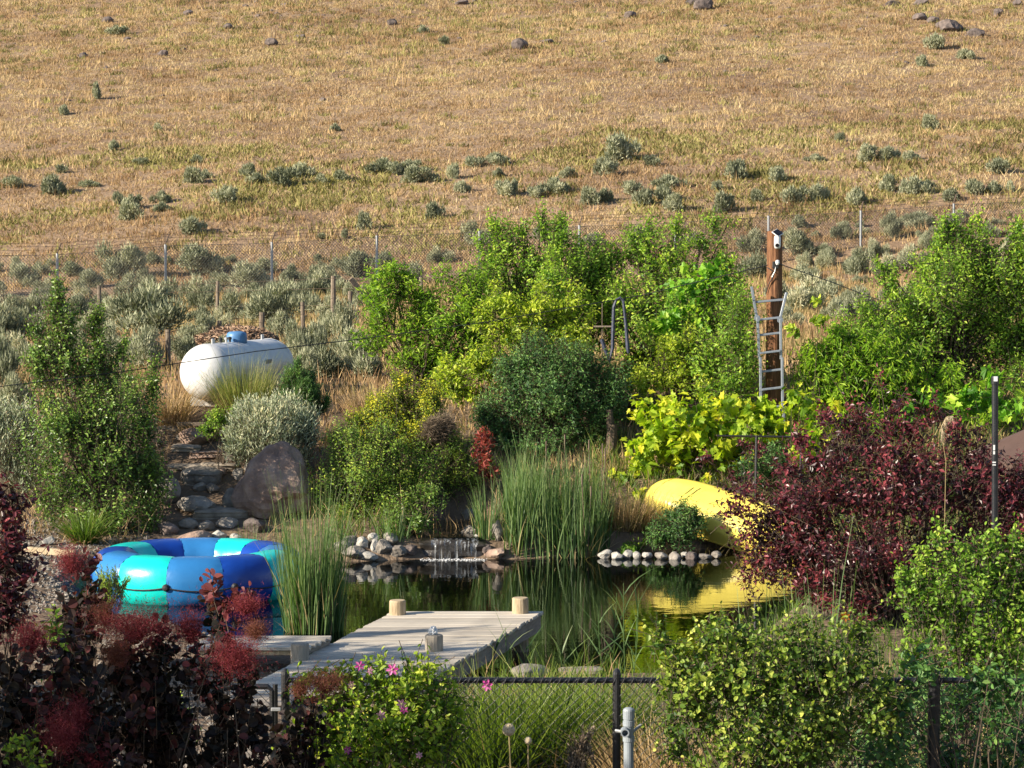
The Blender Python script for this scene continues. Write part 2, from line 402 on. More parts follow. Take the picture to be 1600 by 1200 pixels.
M['deep'] = leaf_mat('deep_green_leaf', [(0.0243, 0.078, 0.0231), (0.0607, 0.1449, 0.0385), (0.1215, 0.2451, 0.0577), (0.243, 0.3787, 0.0962)], .25)
M['privet'] = leaf_mat('privet_leaf', [(0.0347, 0.0787, 0.0151), (0.0928, 0.1798, 0.0282), (0.1971, 0.3147, 0.0528), (0.3944, 0.4945, 0.1037)], .28, rough=.38, spec=.5)
M['willow'] = leaf_mat('willow_leaf', [(0.0512, 0.108, 0.0211), (0.128, 0.24, 0.0352), (0.2816, 0.408, 0.0528), (0.512, 0.576, 0.088)], .3)
M['golden'] = leaf_mat('golden_leaf', [(0.0756, 0.1404, 0.0158), (0.2016, 0.2964, 0.0264), (0.504, 0.5148, 0.0396), (0.75, 0.6552, 0.0528)], .36)
M['plum'] = leaf_mat('plum_leaf', [(0.0189, 0.0081, 0.0121), (0.0675, 0.0162, 0.0243), (0.1755, 0.0338, 0.0473), (0.378, 0.081, 0.0945)], .28, rough=.36, spec=.5, tcol=1.6)
M['smoke'] = leaf_mat('smoke_bush_leaf', [(.008, .009, .007), (.018, .014, .012), (.042, .022, .02), (.17, .045, .045)], .22, rough=.5, spec=.22)
M['smoketip'] = leaf_mat('smoke_bush_tip_leaf', [(.06, .015, .02), (.16, .04, .045), (.32, .1, .09)], .35)
M['plume'] = leaf_mat('smoke_plume', [(0.104, 0.0144, 0.024), (0.208, 0.0336, 0.048), (0.336, 0.096, 0.104)], .4, rough=.8, spec=.1, tcol=1.2)
M['plume_brown'] = leaf_mat('smoke_plume_brown', [(0.102, 0.034, 0.0255), (0.187, 0.068, 0.051), (0.289, 0.1275, 0.0935)], .4, rough=.8, spec=.1, tcol=1.2)
M['bright'] = leaf_mat('bright_green_leaf', [(0.0464, 0.1099, 0.0139), (0.1301, 0.2513, 0.0278), (0.2603, 0.4085, 0.0487), (0.4462, 0.5342, 0.0835)], .38)
M['ninebark'] = leaf_mat('ninebark_leaf', [(0.0353, 0.0832, 0.0158), (0.106, 0.1851, 0.0253), (0.2652, 0.3517, 0.0474), (0.5835, 0.5925, 0.1265)], .34)
M['clematis'] = leaf_mat('clematis_leaf', [(0.0516, 0.1159, 0.0152), (0.1656, 0.2705, 0.0273), (0.3726, 0.483, 0.0455), (0.7452, 0.6955, 0.0911)], .38)
M['red'] = leaf_mat('red_leaf', [(0.12, 0.018, 0.018), (0.312, 0.06, 0.048), (0.504, 0.144, 0.108)], .35)
M['sage'] = leaf_mat('sage_leaf', [(0.1103, 0.1254, 0.0798), (0.2498, 0.2649, 0.1729), (0.4263, 0.432, 0.2926), (0.5587, 0.5156, 0.3459)], .15, rough=.75, spec=.15, tcol=1.0, objvar=.35)
M['silver'] = leaf_mat('silver_leaf', [(0.1898, 0.2372, 0.1581), (0.3795, 0.4427, 0.3004), (0.5692, 0.6009, 0.4269), (0.75, 0.6957, 0.4269)], .18, rough=.75, spec=.15, tcol=1.0)
M['deadtwig'] = leaf_mat('dead_twig', [(.12, .09, .065), (.26, .2, .15), (.4, .33, .25)], .1, rough=.9, spec=.1, tcol=1.0)
M['chips'] = leaf_mat('wood_chip', [(.16, .095, .06), (.32, .21, .14), (.46, .33, .23)], 0, rough=.9, spec=.1)
M['drygrass'] = leaf_mat('dry_grass', [(.2, .115, .06), (.36, .23, .12), (.5, .35, .18), (.6, .46, .24)], .22, rough=.8, spec=.15, tcol=1.0)
M['hillgrass'] = leaf_mat('hill_grass', [(0.2079, 0.1269, 0.0703), (0.3637, 0.2387, 0.1326), (0.4987, 0.3656, 0.203), (0.6235, 0.5078, 0.2887)], .22, rough=.8, spec=.12, tcol=1.0)
M['hillgreen'] = leaf_mat('hill_green_tuft', [(0.1127, 0.1009, 0.0383), (0.2379, 0.2145, 0.0765), (0.4132, 0.3659, 0.1403)], .22, rough=.8, spec=.12, tcol=1.0)
M['meadow'] = leaf_mat('meadow_grass', [(.1, .11, .035), (.24, .2, .075), (.42, .32, .14), (.56, .44, .22)], .25, rough=.75, spec=.15, tcol=1.0)
M['greengrass'] = leaf_mat('green_grass', [(0.0255, 0.0595, 0.0102), (0.068, 0.1275, 0.017), (0.136, 0.2125, 0.0298), (0.255, 0.272, 0.068)], .4, rough=.5)
M['moundgrass'] = leaf_mat('mound_grass', [(.012, .03, .006), (.055, .1, .012), (.14, .21, .025), (.34, .38, .07)], .4, rough=.45)  # shaded base and sunlit tips of the mounds put into this ramp
M['greenstraw'] = leaf_mat('green_straw_grass', [(.05, .08, .015), (.13, .18, .03), (.3, .3, .09), (.5, .42, .2)], .3, rough=.6)
M['cattail'] = leaf_mat('cattail_leaf', [(0.0425, 0.085, 0.034), (0.085, 0.153, 0.051), (0.1445, 0.221, 0.0765), (0.2295, 0.2805, 0.102)], .35, rough=.45)
M['cattail_dry'] = leaf_mat('dry_cattail_leaf', [(.18, .13, .06), (.36, .28, .14), (.5, .42, .22)], .25, rough=.7)
M['rock_grey'] = noise_mat('grey_stone', [(.12, .105, .09), (.225, .2, .172), (.35, .315, .275)], 6, .85, .5, 22, bdist=.03, objvar=.5)
M['rock_white'] = noise_mat('pale_stone', [(.22, .21, .19), (.36, .34, .305), (.5, .47, .42)], 6, .8, .45, 22, bdist=.02, objvar=.4)
M['rock_red'] = noise_mat('reddish_stone', [(.13, .085, .07), (.27, .185, .145), (.46, .34, .26)], 2.4, .85, .6, 14, bdist=.05)
M['basalt'] = noise_mat('dark_basalt', [(.06, .05, .048), (.13, .105, .095), (.22, .17, .15)], 4, .9, .6, 14, bdist=.05, objvar=.4)
M['slab'] = noise_mat('slab_stone', [(.17, .14, .11), (.29, .245, .195), (.41, .35, .285)], 5, .85, .4, 26, bdist=.015, objvar=.3)
M['wetrock'] = noise_mat('wet_dark_rock', [(.012, .011, .01), (.035, .03, .026), (.07, .06, .05)], 7, .35, .5, 22, bdist=.02, spec=.5)
M['soil'] = noise_mat('soil', [(.05, .035, .025), (.12, .085, .06)], 8, .95, .4)
M['dockwood'] = noise_mat('weathered_deck_wood', [(.33, .29, .24), (.48, .425, .35), (.6, .535, .445)], 3.5, .75, .4, 14, stretch=(1, 14, 14), bdist=.006, objvar=.8)
M['dockbeam'] = noise_mat('deck_beam_wood', [(.15, .125, .1), (.25, .21, .17), (.34, .29, .23)], 5, .8, .4, 14, stretch=(1, 6, 6), bdist=.006)
M['logwood'] = noise_mat('log_wood', [(.24, .175, .105), (.37, .285, .18), (.47, .385, .265)], 6, .75, .5, 16, stretch=(5, 5, 1), bdist=.008, objvar=.3)
M['greylog'] = noise_mat('grey_log_wood', [(.2, .17, .14), (.3, .26, .21), (.4, .35, .28)], 6, .8, .5, 16, stretch=(5, 5, 1), bdist=.008)
M['endgrain'] = noise_mat('log_end_grain', [(.34, .26, .16), (.5, .4, .26)], 14, .8, .3, 30, bdist=.004)
M['polewood'] = noise_mat('pole_wood', [(.05, .022, .012), (.17, .075, .034), (.28, .14, .065)], 6, .75, .7, 10, stretch=(7, 7, .6), bdist=.02)
M['postwood'] = noise_mat('old_post_wood', [(.11, .085, .065), (.2, .16, .12), (.3, .245, .19)], 8, .9, .5, 20, stretch=(5, 5, 1), bdist=.01, objvar=.6)
M['galv'] = noise_mat('galvanised_steel', [(.28, .29, .3), (.4, .41, .42)], 14, .5, .05, metallic=.3, spec=.5)
M['wire'] = noise_mat('fence_wire', [(.11, .1, .09), (.2, .185, .17)], 10, .6, 0, metallic=.3)
M['rustwire'] = noise_mat('rusty_wire', [(.1, .07, .05), (.18, .13, .1)], 10, .7, 0, metallic=.3)
M['blackcoat'] = noise_mat('black_vinyl_coating', [(.012, .012, .014), (.022, .022, .024)], 20, .38, .15, spec=.5)
M['blackpipe'] = noise_mat('black_pipe', [(.012, .013, .017), (.022, .024, .03)], 14, .3, .08, spec=.5)
M['greypvc'] = noise_mat('grey_conduit', [(.22, .25, .28), (.3, .33, .36)], 9, .4, .05, spec=.5)
M['alu'] = noise_mat('ladder_aluminium', [(.24, .27, .31), (.36, .39, .43)], 12, .4, .08, metallic=.5, spec=.5)
M['tank'] = noise_mat('tank_white_paint', [(.5, .495, .48), (.62, .62, .62), (.68, .68, .68)], 2.0, .35, .04, 8, spec=.5)
M['bluecap'] = noise_mat('blue_dome_plastic', [(.06, .16, .33), (.1, .23, .43)], 5, .45, .08, spec=.4)
M['white'] = noise_mat('white_plastic', [(.7, .7, .7), (.82, .82, .82)], 8, .4, 0)
M['blackgl'] = noise_mat('black_glass', [(.008, .009, .012), (.016, .018, .024)], 8, .12, 0, spec=.6)
M['cable'] = noise_mat('black_cable', [(.02, .02, .022), (.04, .04, .042)], 8, .5, 0)
M['hose'] = noise_mat('dark_blue_hose', [(.03, .034, .055), (.07, .078, .12)], 12, .5, .3)
M['concrete'] = noise_mat('concrete_block', [(.3, .29, .27), (.45, .43, .4)], 9, .9, .3)
M['canopy'] = noise_mat('brown_canvas', [(.075, .045, .036), (.1, .062, .05)], 3, .8, .2, 40, bdist=.004)
M['yellow'] = noise_mat('yellow_vinyl', [(.76, .6, .09), (.83, .67, .13)], 1.6, .36, .25, 5, spec=.4, bdist=.02)
M['yellow_edge'] = noise_mat('yellow_trim', [(.5, .34, .04), (.62, .44, .06)], 3, .5, .1)
def vinyl(name, a, b): return noise_mat(name, [a, b], 1.5, .3, .35, 5, spec=.45, stretch=(1, 1, 1), bdist=.025)
M['ring_cyan'] = vinyl('cyan_vinyl', (.005, .5, .46), (.01, .58, .52))
M['ring_mid'] = vinyl('medium_blue_vinyl', (.022, .15, .39), (.03, .18, .44))
M['ring_dark'] = vinyl('royal_blue_vinyl', (.005, .04, .27), (.008, .055, .33))
M['magenta'] = leaf_mat('magenta_petal', [(.38, .03, .2), (.55, .06, .32), (.65, .2, .45)], .35)
M['pink'] = leaf_mat('faded_pink_petal', [(.4, .14, .28), (.55, .3, .42)], .35)
M['seed'] = leaf_mat('dry_seed', [(.35, .26, .16), (.52, .42, .28), (.62, .53, .38)], .25, rough=.85)
M['cloth'] = noise_mat('white_cloth', [(.66, .66, .66), (.8, .8, .8)], 5, .8, .3)
M['orange'] = leaf_mat('orange_petal', [(.6, .16, .02), (.7, .26, .03)], .35)

def mat_terrain():
    m, nt, out = new_mat('ground_soil'); L = nt.links.new
    g = nd(nt, 'ShaderNodeNewGeometry'); at = nd(nt, 'ShaderNodeAttribute', attribute_name='tint')
    n1 = nd(nt, 'ShaderNodeTexNoise', Scale=.16, Detail=8, Roughness=.65); L(g.outputs['Position'], n1.inputs['Vector'])
    n2 = nd(nt, 'ShaderNodeTexNoise', Scale=2.4, Detail=8, Roughness=.7); L(g.outputs['Position'], n2.inputs['Vector'])
    mxn = nd(nt, 'ShaderNodeMath', operation='MULTIPLY_ADD'); L(n1.outputs['Fac'], mxn.inputs[0]); mxn.inputs[1].default_value = .6
    m2 = nd(nt, 'ShaderNodeMath', operation='MULTIPLY'); L(n2.outputs['Fac'], m2.inputs[0]); m2.inputs[1].default_value = .4; L(m2.outputs[0], mxn.inputs[2])
    mr = nd(nt, 'ShaderNodeMapRange'); mr.inputs[1].default_value = .33; mr.inputs[2].default_value = .67; L(mxn.outputs[0], mr.inputs[0])
    hill = ramp(nt, [(.17, .11, .072), (.26, .178, .115), (.35, .252, .162)], mr.outputs[0])
    bank = ramp(nt, [(.07, .05, .036), (.16, .115, .08), (.27, .2, .14)], mr.outputs[0])
    mx = nd(nt, 'ShaderNodeMix', data_type='RGBA'); L(at.outputs['Fac'], mx.inputs[0]); L(bank.outputs[0], mx.inputs[6]); L(hill.outputs[0], mx.inputs[7])
    pb = nd(nt, 'ShaderNodeBsdfPrincipled', Roughness=.95); pb.inputs['Specular IOR Level'].default_value = .1
    L(mx.outputs[2], pb.inputs['Base Color'])
    n3 = nd(nt, 'ShaderNodeTexNoise', Scale=5, Detail=7); L(g.outputs['Position'], n3.inputs['Vector'])
    bp = nd(nt, 'ShaderNodeBump', Strength=.7, Distance=.15); L(n3.outputs['Fac'], bp.inputs['Height']); L(bp.outputs[0], pb.inputs['Normal'])
    L(pb.outputs[0], out.inputs[0]); return m
def mat_water(name, tintc, bump=.0022):
    m, nt, out = new_mat(name); L = nt.links.new
    g = nd(nt, 'ShaderNodeNewGeometry'); mp = nd(nt, 'ShaderNodeMapping'); mp.inputs['Scale'].default_value = (1.0, 1.7, 1); L(g.outputs['Position'], mp.inputs[0])
    n1 = nd(nt, 'ShaderNodeTexNoise', Scale=2.2, Detail=3, Roughness=.5); L(mp.outputs[0], n1.inputs['Vector'])
    bp = nd(nt, 'ShaderNodeBump', Strength=1.0, Distance=bump); L(n1.outputs['Fac'], bp.inputs['Height'])
    fr = nd(nt, 'ShaderNodeFresnel', IOR=1.33); L(bp.outputs[0], fr.inputs['Normal'])
    gl = nd(nt, 'ShaderNodeBsdfGlossy', Roughness=.015); gl.inputs[0].default_value = (.95, .97, 1, 1); L(bp.outputs[0], gl.inputs['Normal'])
    tr = nd(nt, 'ShaderNodeBsdfTransparent'); tr.inputs[0].default_value = (*tintc, 1)
    ms = nd(nt, 'ShaderNodeMixShader'); L(fr.outputs[0], ms.inputs[0]); L(tr.outputs[0], ms.inputs[1]); L(gl.outputs[0], ms.inputs[2]); L(ms.outputs[0], out.inputs[0]); return m
M['terrain'] = mat_terrain()
M['water'] = mat_water('pond_water', (.4, .42, .28))
M['brookwater'] = mat_water('brook_water', (.85, .82, .65), .02)
def mat_fall():
    m, nt, out = new_mat('falling_water'); L = nt.links.new
    tc = nd(nt, 'ShaderNodeTexCoord'); mp = nd(nt, 'ShaderNodeMapping'); mp.inputs['Scale'].default_value = (30, 30, 2.2); L(tc.outputs['Object'], mp.inputs[0])
    n1 = nd(nt, 'ShaderNodeTexNoise', Scale=1.0, Detail=4); L(mp.outputs[0], n1.inputs['Vector'])
    mr = nd(nt, 'ShaderNodeMapRange'); mr.inputs[1].default_value = .48; mr.inputs[2].default_value = .8; L(n1.outputs['Fac'], mr.inputs[0])
    pb = nd(nt, 'ShaderNodeBsdfPrincipled', Roughness=.15); pb.inputs['Base Color'].default_value = (.42, .45, .48, 1)
    tr = nd(nt, 'ShaderNodeBsdfTransparent'); ms = nd(nt, 'ShaderNodeMixShader'); L(mr.outputs[0], ms.inputs[0]); L(tr.outputs[0], ms.inputs[1]); L(pb.outputs[0], ms.inputs[2]); L(ms.outputs[0], out.inputs[0]); return m
M['fall'] = mat_fall()

# ================================================================== SETTING
def grid_axis(parts):
    o = []
    for a, b, s in parts: o += list(np.arange(a, b - 1e-6, s))
    return np.array(o + [parts[-1][1]])
gx = grid_axis([(-900, -150, 75), (-150, -40, 10), (-40, -10, .8), (-10, 10, .2), (10, 40, .8), (40, 150, 10), (150, 900, 75)])
gy = grid_axis([(-80, 10, 6), (10, 30, .5), (30, 50, .2), (50, 110, .6), (110, 260, 2), (260, 600, 20), (600, 1500, 90)])
X, Y = np.meshgrid(gx, gy); Z = terrain(X, Y)
mb = MB(); ny, nx = X.shape
i, j = np.meshgrid(np.arange(ny - 1), np.arange(nx - 1), indexing='ij'); i = i.ravel(); j = j.ravel()
mb.add(np.stack([X, Y, Z], -1).reshape(-1, 3), np.stack([i * nx + j, i * nx + j + 1, (i + 1) * nx + j + 1, (i + 1) * nx + j], 1), sm(47, 60, Y).ravel() * .85 + .15 * sm(60, 100, Y).ravel())
tag(mb.build('ground', M['terrain'], smooth=True, loc=(0, 0, 0)), kind='structure')

# pond water: outline grown a little so the ground makes the shoreline
cen = POND.mean(0); pv = []
for k in range(len(POND)):
    a, b, c = POND[k - 1], POND[k], POND[(k + 1) % len(POND)]
    for t in (0, .25, .5, .75):
        q = b + (c - b) * t; e = nrm(c - b); pv.append(q + np.array([e[1], -e[0]]) * (-.25 if False else 0) + nrm(q - cen) * .3)
pv = np.array(pv); mb = MB()
mb.add(np.concatenate([[[cen[0], cen[1], 0]], np.c_[pv, np.zeros(len(pv))]]), np.array([[0, 1 + k, 1 + (k + 1) % len(pv)] for k in range(len(pv))]))
tag(mb.build('pond_water', M['water'], loc=(0, 0, 0)), kind='structure')

# ------------------------------------------------------------------ grass, gravel (stuff)
def tufts(n, ylo, yhi, per, H, wd, seed, mat, name, patch=None, lean=.6, sp=.09, tintbase=None, keep=None):
    rng = np.random.default_rng(seed)
    y = np.sqrt(rng.uniform((ylo + 20) ** 2, (yhi + 20) ** 2, n)) - 20; x = rng.uniform(-1, 1, n) * (.195 * y + 4)
    k = np.ones(n, bool)
    if patch is not None: k &= rng.uniform(0, 1, n) < patch(x, y)
    if keep is not None: k &= keep(x, y)
    x, y = x[k], y[k]; n = len(x); sz = np.exp(rng.normal(0, .35, n))
    tn = np.clip(.48 + .2 * wob(x, y * 1.6, .3, 3) + .12 * wob(x, y, 1.3, 8) + rng.normal(0, .18, n), 0, 1)
    X_ = (x[:, None] + rng.normal(0, sp, (n, per)) * sz[:, None]).ravel(); Y_ = (y[:, None] + rng.normal(0, sp, (n, per)) * sz[:, None]).ravel()
    P = np.stack([X_, Y_, terrain(X_, Y_) - .02], 1)
    h = (H * sz[:, None] * rng.uniform(.5, 1.2, (n, per))).ravel()
    m = MB(); wisps(m, P, h, wd * rng.uniform(.6, 1.4, n * per), rng, lean, np.clip(np.repeat(tn, per) + rng.normal(0, .12, n * per), 0, 1))
    return tag(m.build(name, mat, loc=(0, 0, 0)), kind='stuff')
patchy = lambda s, k, a, b: (lambda x, y: sm(a, b, wob(x, y, s, k) + .5 * wob(x, y, s * 3.1, k + 2)))
tufts(44000, 98, 190, 14, .12, .036, 1, M['hillgrass'], 'hill_dry_grass', lean=1.3, sp=.14)
tufts(6500, 98, 190, 22, .2, .06, 2, M['hillgreen'], 'hill_green_tufts', patch=lambda x, y: .12 + .6 * sm(140, 165, y) + .75 * sm(128, 112, y) * patchy(.3, 4, -.3, .5)(x, y), sp=.17, lean=1.2)
tufts(5000, 101, 122, 16, .15, .08, 12, M['hillgreen'], 'hill_green_growth', patch=patchy(.4, 1, -.2, .5), sp=.26, lean=1.5)
tufts(5200, 98, 190, 18, .25, .04, 3, M['drygrass'], 'hill_bunch_grass', patch=lambda x, y: .35 + .65 * sm(145, 170, y), sp=.14, lean=.9)
offpath = lambda x, y: (np.abs(x + 4.9) > .9) | (y > 49.2)
tufts(20000, 46.5, 99, 9, .16, .026, 4, M['drygrass'], 'meadow_dry_grass', keep=lambda x, y: offpath(x, y) & ((y < 92) | (y > 95)) & (((x + 5.5) / 1.4) ** 2 + ((y - 58) / 1.8) ** 2 > 1), sp=.1)
tufts(15000, 46, 92, 9, .19, .026, 5, M['meadow'], 'meadow_grass', patch=patchy(.35, 6, -.4, .3), keep=lambda x, y: offpath(x, y) & (((x + 5.5) / 1.4) ** 2 + ((y - 58) / 1.8) ** 2 > 1), sp=.1)

def scatter_blades(name, n, xr, yr, H, wd, seed, mat, keep, lean=.3, curve=.4, segs=2):
    rng = np.random.default_rng(seed); x = rng.uniform(*xr, n); y = rng.uniform(*yr, n); k = keep(x, y); x, y = x[k], y[k]
    m = MB(); blades(m, np.stack([x, y, terrain(x, y) - .02], 1), H * np.exp(rng.normal(0, .35, len(x))), wd, rng, lean, curve, segs)
    return tag(m.build(name, mat, loc=(0, 0, 0)), kind='stuff')
scatter_blades('bank_grass', 9000, (-2.8, 8), (42.8, 48), .28, .018, 21, M['greengrass'], lambda x, y: (pond_sd(x, y) > .25) & ((x > 1.2) | (x < -1.6)))
scatter_blades('bank_dry_grass', 5000, (-8, 8), (42.8, 49), .26, .014, 22, M['drygrass'], lambda x, y: (pond_sd(x, y) > .4) & (np.abs(x + 4.6) > .9))
scatter_blades('near_shore_grass', 17000, (-3.2, 7.5), (22, 38), .17, .014, 23, M['greengrass'], lambda x, y: (pond_sd(x, y) > .1) & ((y < 31.2) | (x > 2.4)) & ((x > -.2) | (y < 27)) & (x > -1.6))
scatter_blades('near_dry_grass', 3500, (-3, 7), (20, 31), .22, .012, 24, M['drygrass'], lambda x, y: (x > -1.0) & (pond_sd(x, y) > .3))

rng = np.random.default_rng(31); n = 5200
gxp = np.concatenate([rng.uniform(-8.6, -5.4, n), rng.uniform(-5.2, -2.5, n // 2)]); gyp = np.concatenate([rng.uniform(36, 45, n), rng.uniform(22, 36, n // 2)])
k = pond_sd(gxp, gyp) > .05; gxp, gyp = gxp[k], gyp[k]
v0 = np.array([(1, 0, 0), (0, 1, 0), (-1, 0, 0), (0, -1, 0), (0, 0, .8)]); s_ = rng.uniform(.012, .038, len(gxp)); m = MB()
R_ = rng.normal(0, .3, (len(gxp), 5, 3)); V = (v0[None] + R_) * s_[:, None, None] + np.stack([gxp, gyp, terrain(gxp, gyp)], 1)[:, None]
m.add(V, [(np.arange(len(gxp)) * 5)[:, None] + np.array([f]) for f in ([0, 1, 4], [1, 2, 4], [2, 3, 4], [3, 0, 4])])
tag(m.build('gravel', M['rock_grey'], loc=(0, 0, 0)), kind='stuff')

def rubble():
    rg = np.random.default_rng(33); n = 2600; y = rg.uniform(135, 190, n); x = rg.uniform(-1, 1, n) * (.195 * y + 4); k = rg.uniform(0, 1, n) < .12 + .88 * sm(145, 172, y) * (.25 + .75 * patchy(.22, 9, -.2, .6)(x, y)); x, y = x[k], y[k]; n = len(x)
    v, f = ico(1); sz = .05 * np.exp(rg.normal(0, .55, n)); V = v[None] * (1 + rg.normal(0, .16, (n, len(v), 1))) * sz[:, None, None] * np.array([1.3, 1.1, .75]) + np.stack([x, y, terrain(x, y) + .02], 1)[:, None]
    m = MB(); m.add(V, (np.arange(n)[:, None, None] * len(v) + f[None]).reshape(-1, 3)); tag(m.build('hill_rubble', M['basalt'], loc=(0, 0, 0)), kind='stuff')
rubble()

# ================================================================== PROPANE TANK
def tank():
    c0 = Gd(371, 50.0); r = .475; L = 2.95; a = math.radians(67)
    t = empty('propane_tank', (c0[0], c0[1], c0[2]), 'white propane tank with a blue dome cap standing on the slope above the stone steps', 'tank')
    R = rotz(a) @ roty(math.pi / 2); zc = c0[2] + r + .0; cc = np.array([c0[0], c0[1], zc])
    hl = L / 2 - r * .8
    prof = [(0.002, -hl - r * .8)] + [(r * math.sin(u), -hl - r * .8 * math.cos(u)) for u in np.linspace(.12, math.pi / 2, 10)]
    prof += [(r, z) for z in np.linspace(-hl + .02, hl - .02, 6)] + [(r * math.cos(u), hl + r * .8 * math.sin(u)) for u in np.linspace(0, math.pi / 2 - .12, 10)] + [(0.002, hl + r * .8)]
    m = MB(); lathe(m, prof, cc, 40, R); m.build('tank_shell', M['tank'], t, smooth=True)
    ax = np.array([math.cos(a), math.sin(a), 0]); up = np.array([0, 0, 1.])
    m = MB(); q = cc + up * (r - .03) - ax * .05
    lathe(m, [(.17, 0), (.178, .05), (.175, .13), (.165, .165), (.13, .19), (.06, .2), (.002, .202)], q, 22); m.build('dome_cap', M['bluecap'], t, smooth=True)
    for s in (-hl, .0, hl):
        m = MB(); lathe(m, [(r + .0005, -.012), (r + .004, -.006), (r + .004, .006), (r + .0005, .012)], cc + ax * s, 40, R, cap=False); m.build('weld_seam', M['tank'], t, smooth=True)
    for s in (-.88, .88):
        m = MB(); box(m, cc + up * (r + .03) + ax * s, (.09, .02, .1), rotz(a), bev=.006); m.build('lifting_lug', M['tank'], t)
    for s, col in ((-.62, 'blackcoat'), (-.42, 'galv'), (-.3, 'blackcoat')):
        m = MB(); lathe(m, [(.022, 0), (.022, .05), (.034, .055), (.034, .09), (.01, .1)], cc + up * (r - .012) + ax * s, 10); m.build('valve', M[col], t)
    side = np.array([math.sin(a), -math.cos(a), 0])
    m = MB(); box(m, cc + side * (r * .97) + up * .1 + ax * .22, (.2, .012, .13), rotz(a) @ rotx(.2)); m.build('data_plate', M['greypvc'], t)
    for s in (-.85, .85):
        m = MB(); box(m, np.array([cc[0], cc[1], c0[2] + .05]) + ax * s, (.1, .62, .2), rotz(a), bev=.01); m.build('saddle_leg', M['tank'], t)
        m = MB(); box(m, np.array([cc[0], cc[1], c0[2] - .03]) + ax * s, (.24, .8, .16), rotz(a), bev=.015); m.build('footing_block', M['concrete'], t)
tank()
m = MB(); a_, b_ = W(292, 623, 48.2), W(352, 624, 48.1); c_ = (a_ + b_) / 2; c_[2] = tz(c_[0], c_[1]) + .03
t = box(MB(), (0, 0, 0), (.95, .09, .07), bev=.008).build('timber_edging', M['postwood'], loc=(c_[0], c_[1], c_[2] + .1))
tag(t, 'pale timber edging board lying on the slope just below the propane tank', 'timber')

# ================================================================== FENCES
def steel_fence():
    tops = [(-240, 400), (-74, 398), (90, 396), (259, 382), (425, 378), (589, 368), (749, 361), (905, 352), (1055, 346), (1200, 337), (1344, 329), (1489, 318), (1630, 312), (1770, 306)]
    pts = []
    for k, (px, py) in enumerate(tops):
        d = 84.5 + (px - 90) * .0094; z = W(px, py, d)[2]; x = (px - CX) * d / F; pts.append((x, d, z))
    t = empty('chain_link_fence', (pts[2][0], pts[2][1], tz(pts[2][0], pts[2][1])), 'long galvanised chain link fence topped with barbed wire, crossing below the dry hillside', 'fence')
    arms = []
    for (x, y, z) in pts:
        g = tz(x, y) - .1; m = MB(); tube(m, [(x, y, g), (x, y, z)], .04, 8); p = m.build('post', M['galv'], t)
        e = np.array([x + .1, y + .14, z + .3]); m = MB(); tube(m, [(x, y, z), e], .022, 5); m.build('barb_arm', M['rustwire'], p); arms.append((np.array([x, y, z]), e))
    m = MB(); A, B = [], []
    for (p, q) in zip(pts[:-1], pts[1:]):
        g0, g1 = tz(p[0], p[1]) + .02, tz(q[0], q[1]) + .02; h0, h1 = p[2] - g0 - .03, q[2] - g1 - .03; w = math.dist(p[:2], q[:2]); h = (h0 + h1) / 2; s = .1
        for k in np.arange(-h, w, s):
            for sg in (1, -1):
                u0, u1 = max(0, k), min(w, k + h)
                v0, v1 = (u0 - k) / h, (u1 - k) / h
                if sg < 0: v0, v1 = 1 - v0, 1 - v1
                def pt(u, v):
                    f = u / w; return (p[0] + (q[0] - p[0]) * f, p[1] + (q[1] - p[1]) * f + sg * .003, (g0 + (g1 - g0) * f) + v * (h0 + (h1 - h0) * f))
                A.append(pt(u0, v0)); B.append(pt(u1, v1))
    prisms(m, A, B, .0055); m.build('wire_mesh', M['wire'], t, kind='stuff')
    m = MB(); tube(m, [(x, y, z - .04) for x, y, z in pts], .006, 4); m.build('tension_wire', M['wire'], t)
    for f in (.33, .66, 1.0):
        m = MB(); tube(m, [a + (e - a) * f for a, e in arms], .005, 4)
        m.build('barbed_wire', M['rustwire'], t)
steel_fence()
def post_fence(name, posts, label, wires, r=.055):
    P = []
    for px, py, d in posts:
        z = W(px, py, d)[2]; x = (px - CX) * d / F; P.append((x, d, z))
    t = empty(name, (P[0][0], P[0][1], tz(P[0][0], P[0][1])), label, 'fence')
    rg = np.random.default_rng(len(P))
    for k, (x, y, z) in enumerate(P):
        g = tz(x, y) - .1; m = MB(); l = rg.normal(0, .025, 2); rr = r * rg.uniform(.85, 1.15)
        tube(m, [(0, 0, 0), (l[0] * .5, l[1] * .5, (z - g) * .5), (l[0], l[1], z - g)], [rr, rr * .97, rr * .93], 9)
        o = m.build('post', M['postwood'], None, loc=(x - t.location.x, y - t.location.y, g - t.location.z)); o.parent = t
    for f in wires:
        m = MB(); tube(m, [(x, y - r, tz(x, y) + (z - tz(x, y)) * f) for x, y, z in P], .0035, 4); m.build('wire', M['rustwire'], t)
post_fence('post_and_wire_fence', [(188, 530, 53), (262, 515, 55.5), (341, 501, 58), (408, 488, 61), (474, 472, 63), (545, 455, 66)], 'old low post and wire fence just behind the propane tank', (.35, .72, .93))
post_fence('post_and_wire_fence', [(-30, 452, 76), (155, 446, 75), (339, 439, 73.5), (520, 431, 71.5), (659, 433, 71), (800, 425, 71)], 'farther old post and wire fence with dark wide spaced posts in the sagebrush', (.4, .75, .95))
m = MB(); box(m, (0, 0, 0), (1.0, .05, .12), rotz(.1), bev=.006); g = Gd(557, 65.8)
o = m.build('broken_rail', M['postwood'], loc=(g[0] + .15, g[1], W(557, 462, 65.8)[2])); o.rotation_euler = (0, .9, .3); tag(o, 'short dark weathered board leaning on the last post of the near wooden fence', 'board')

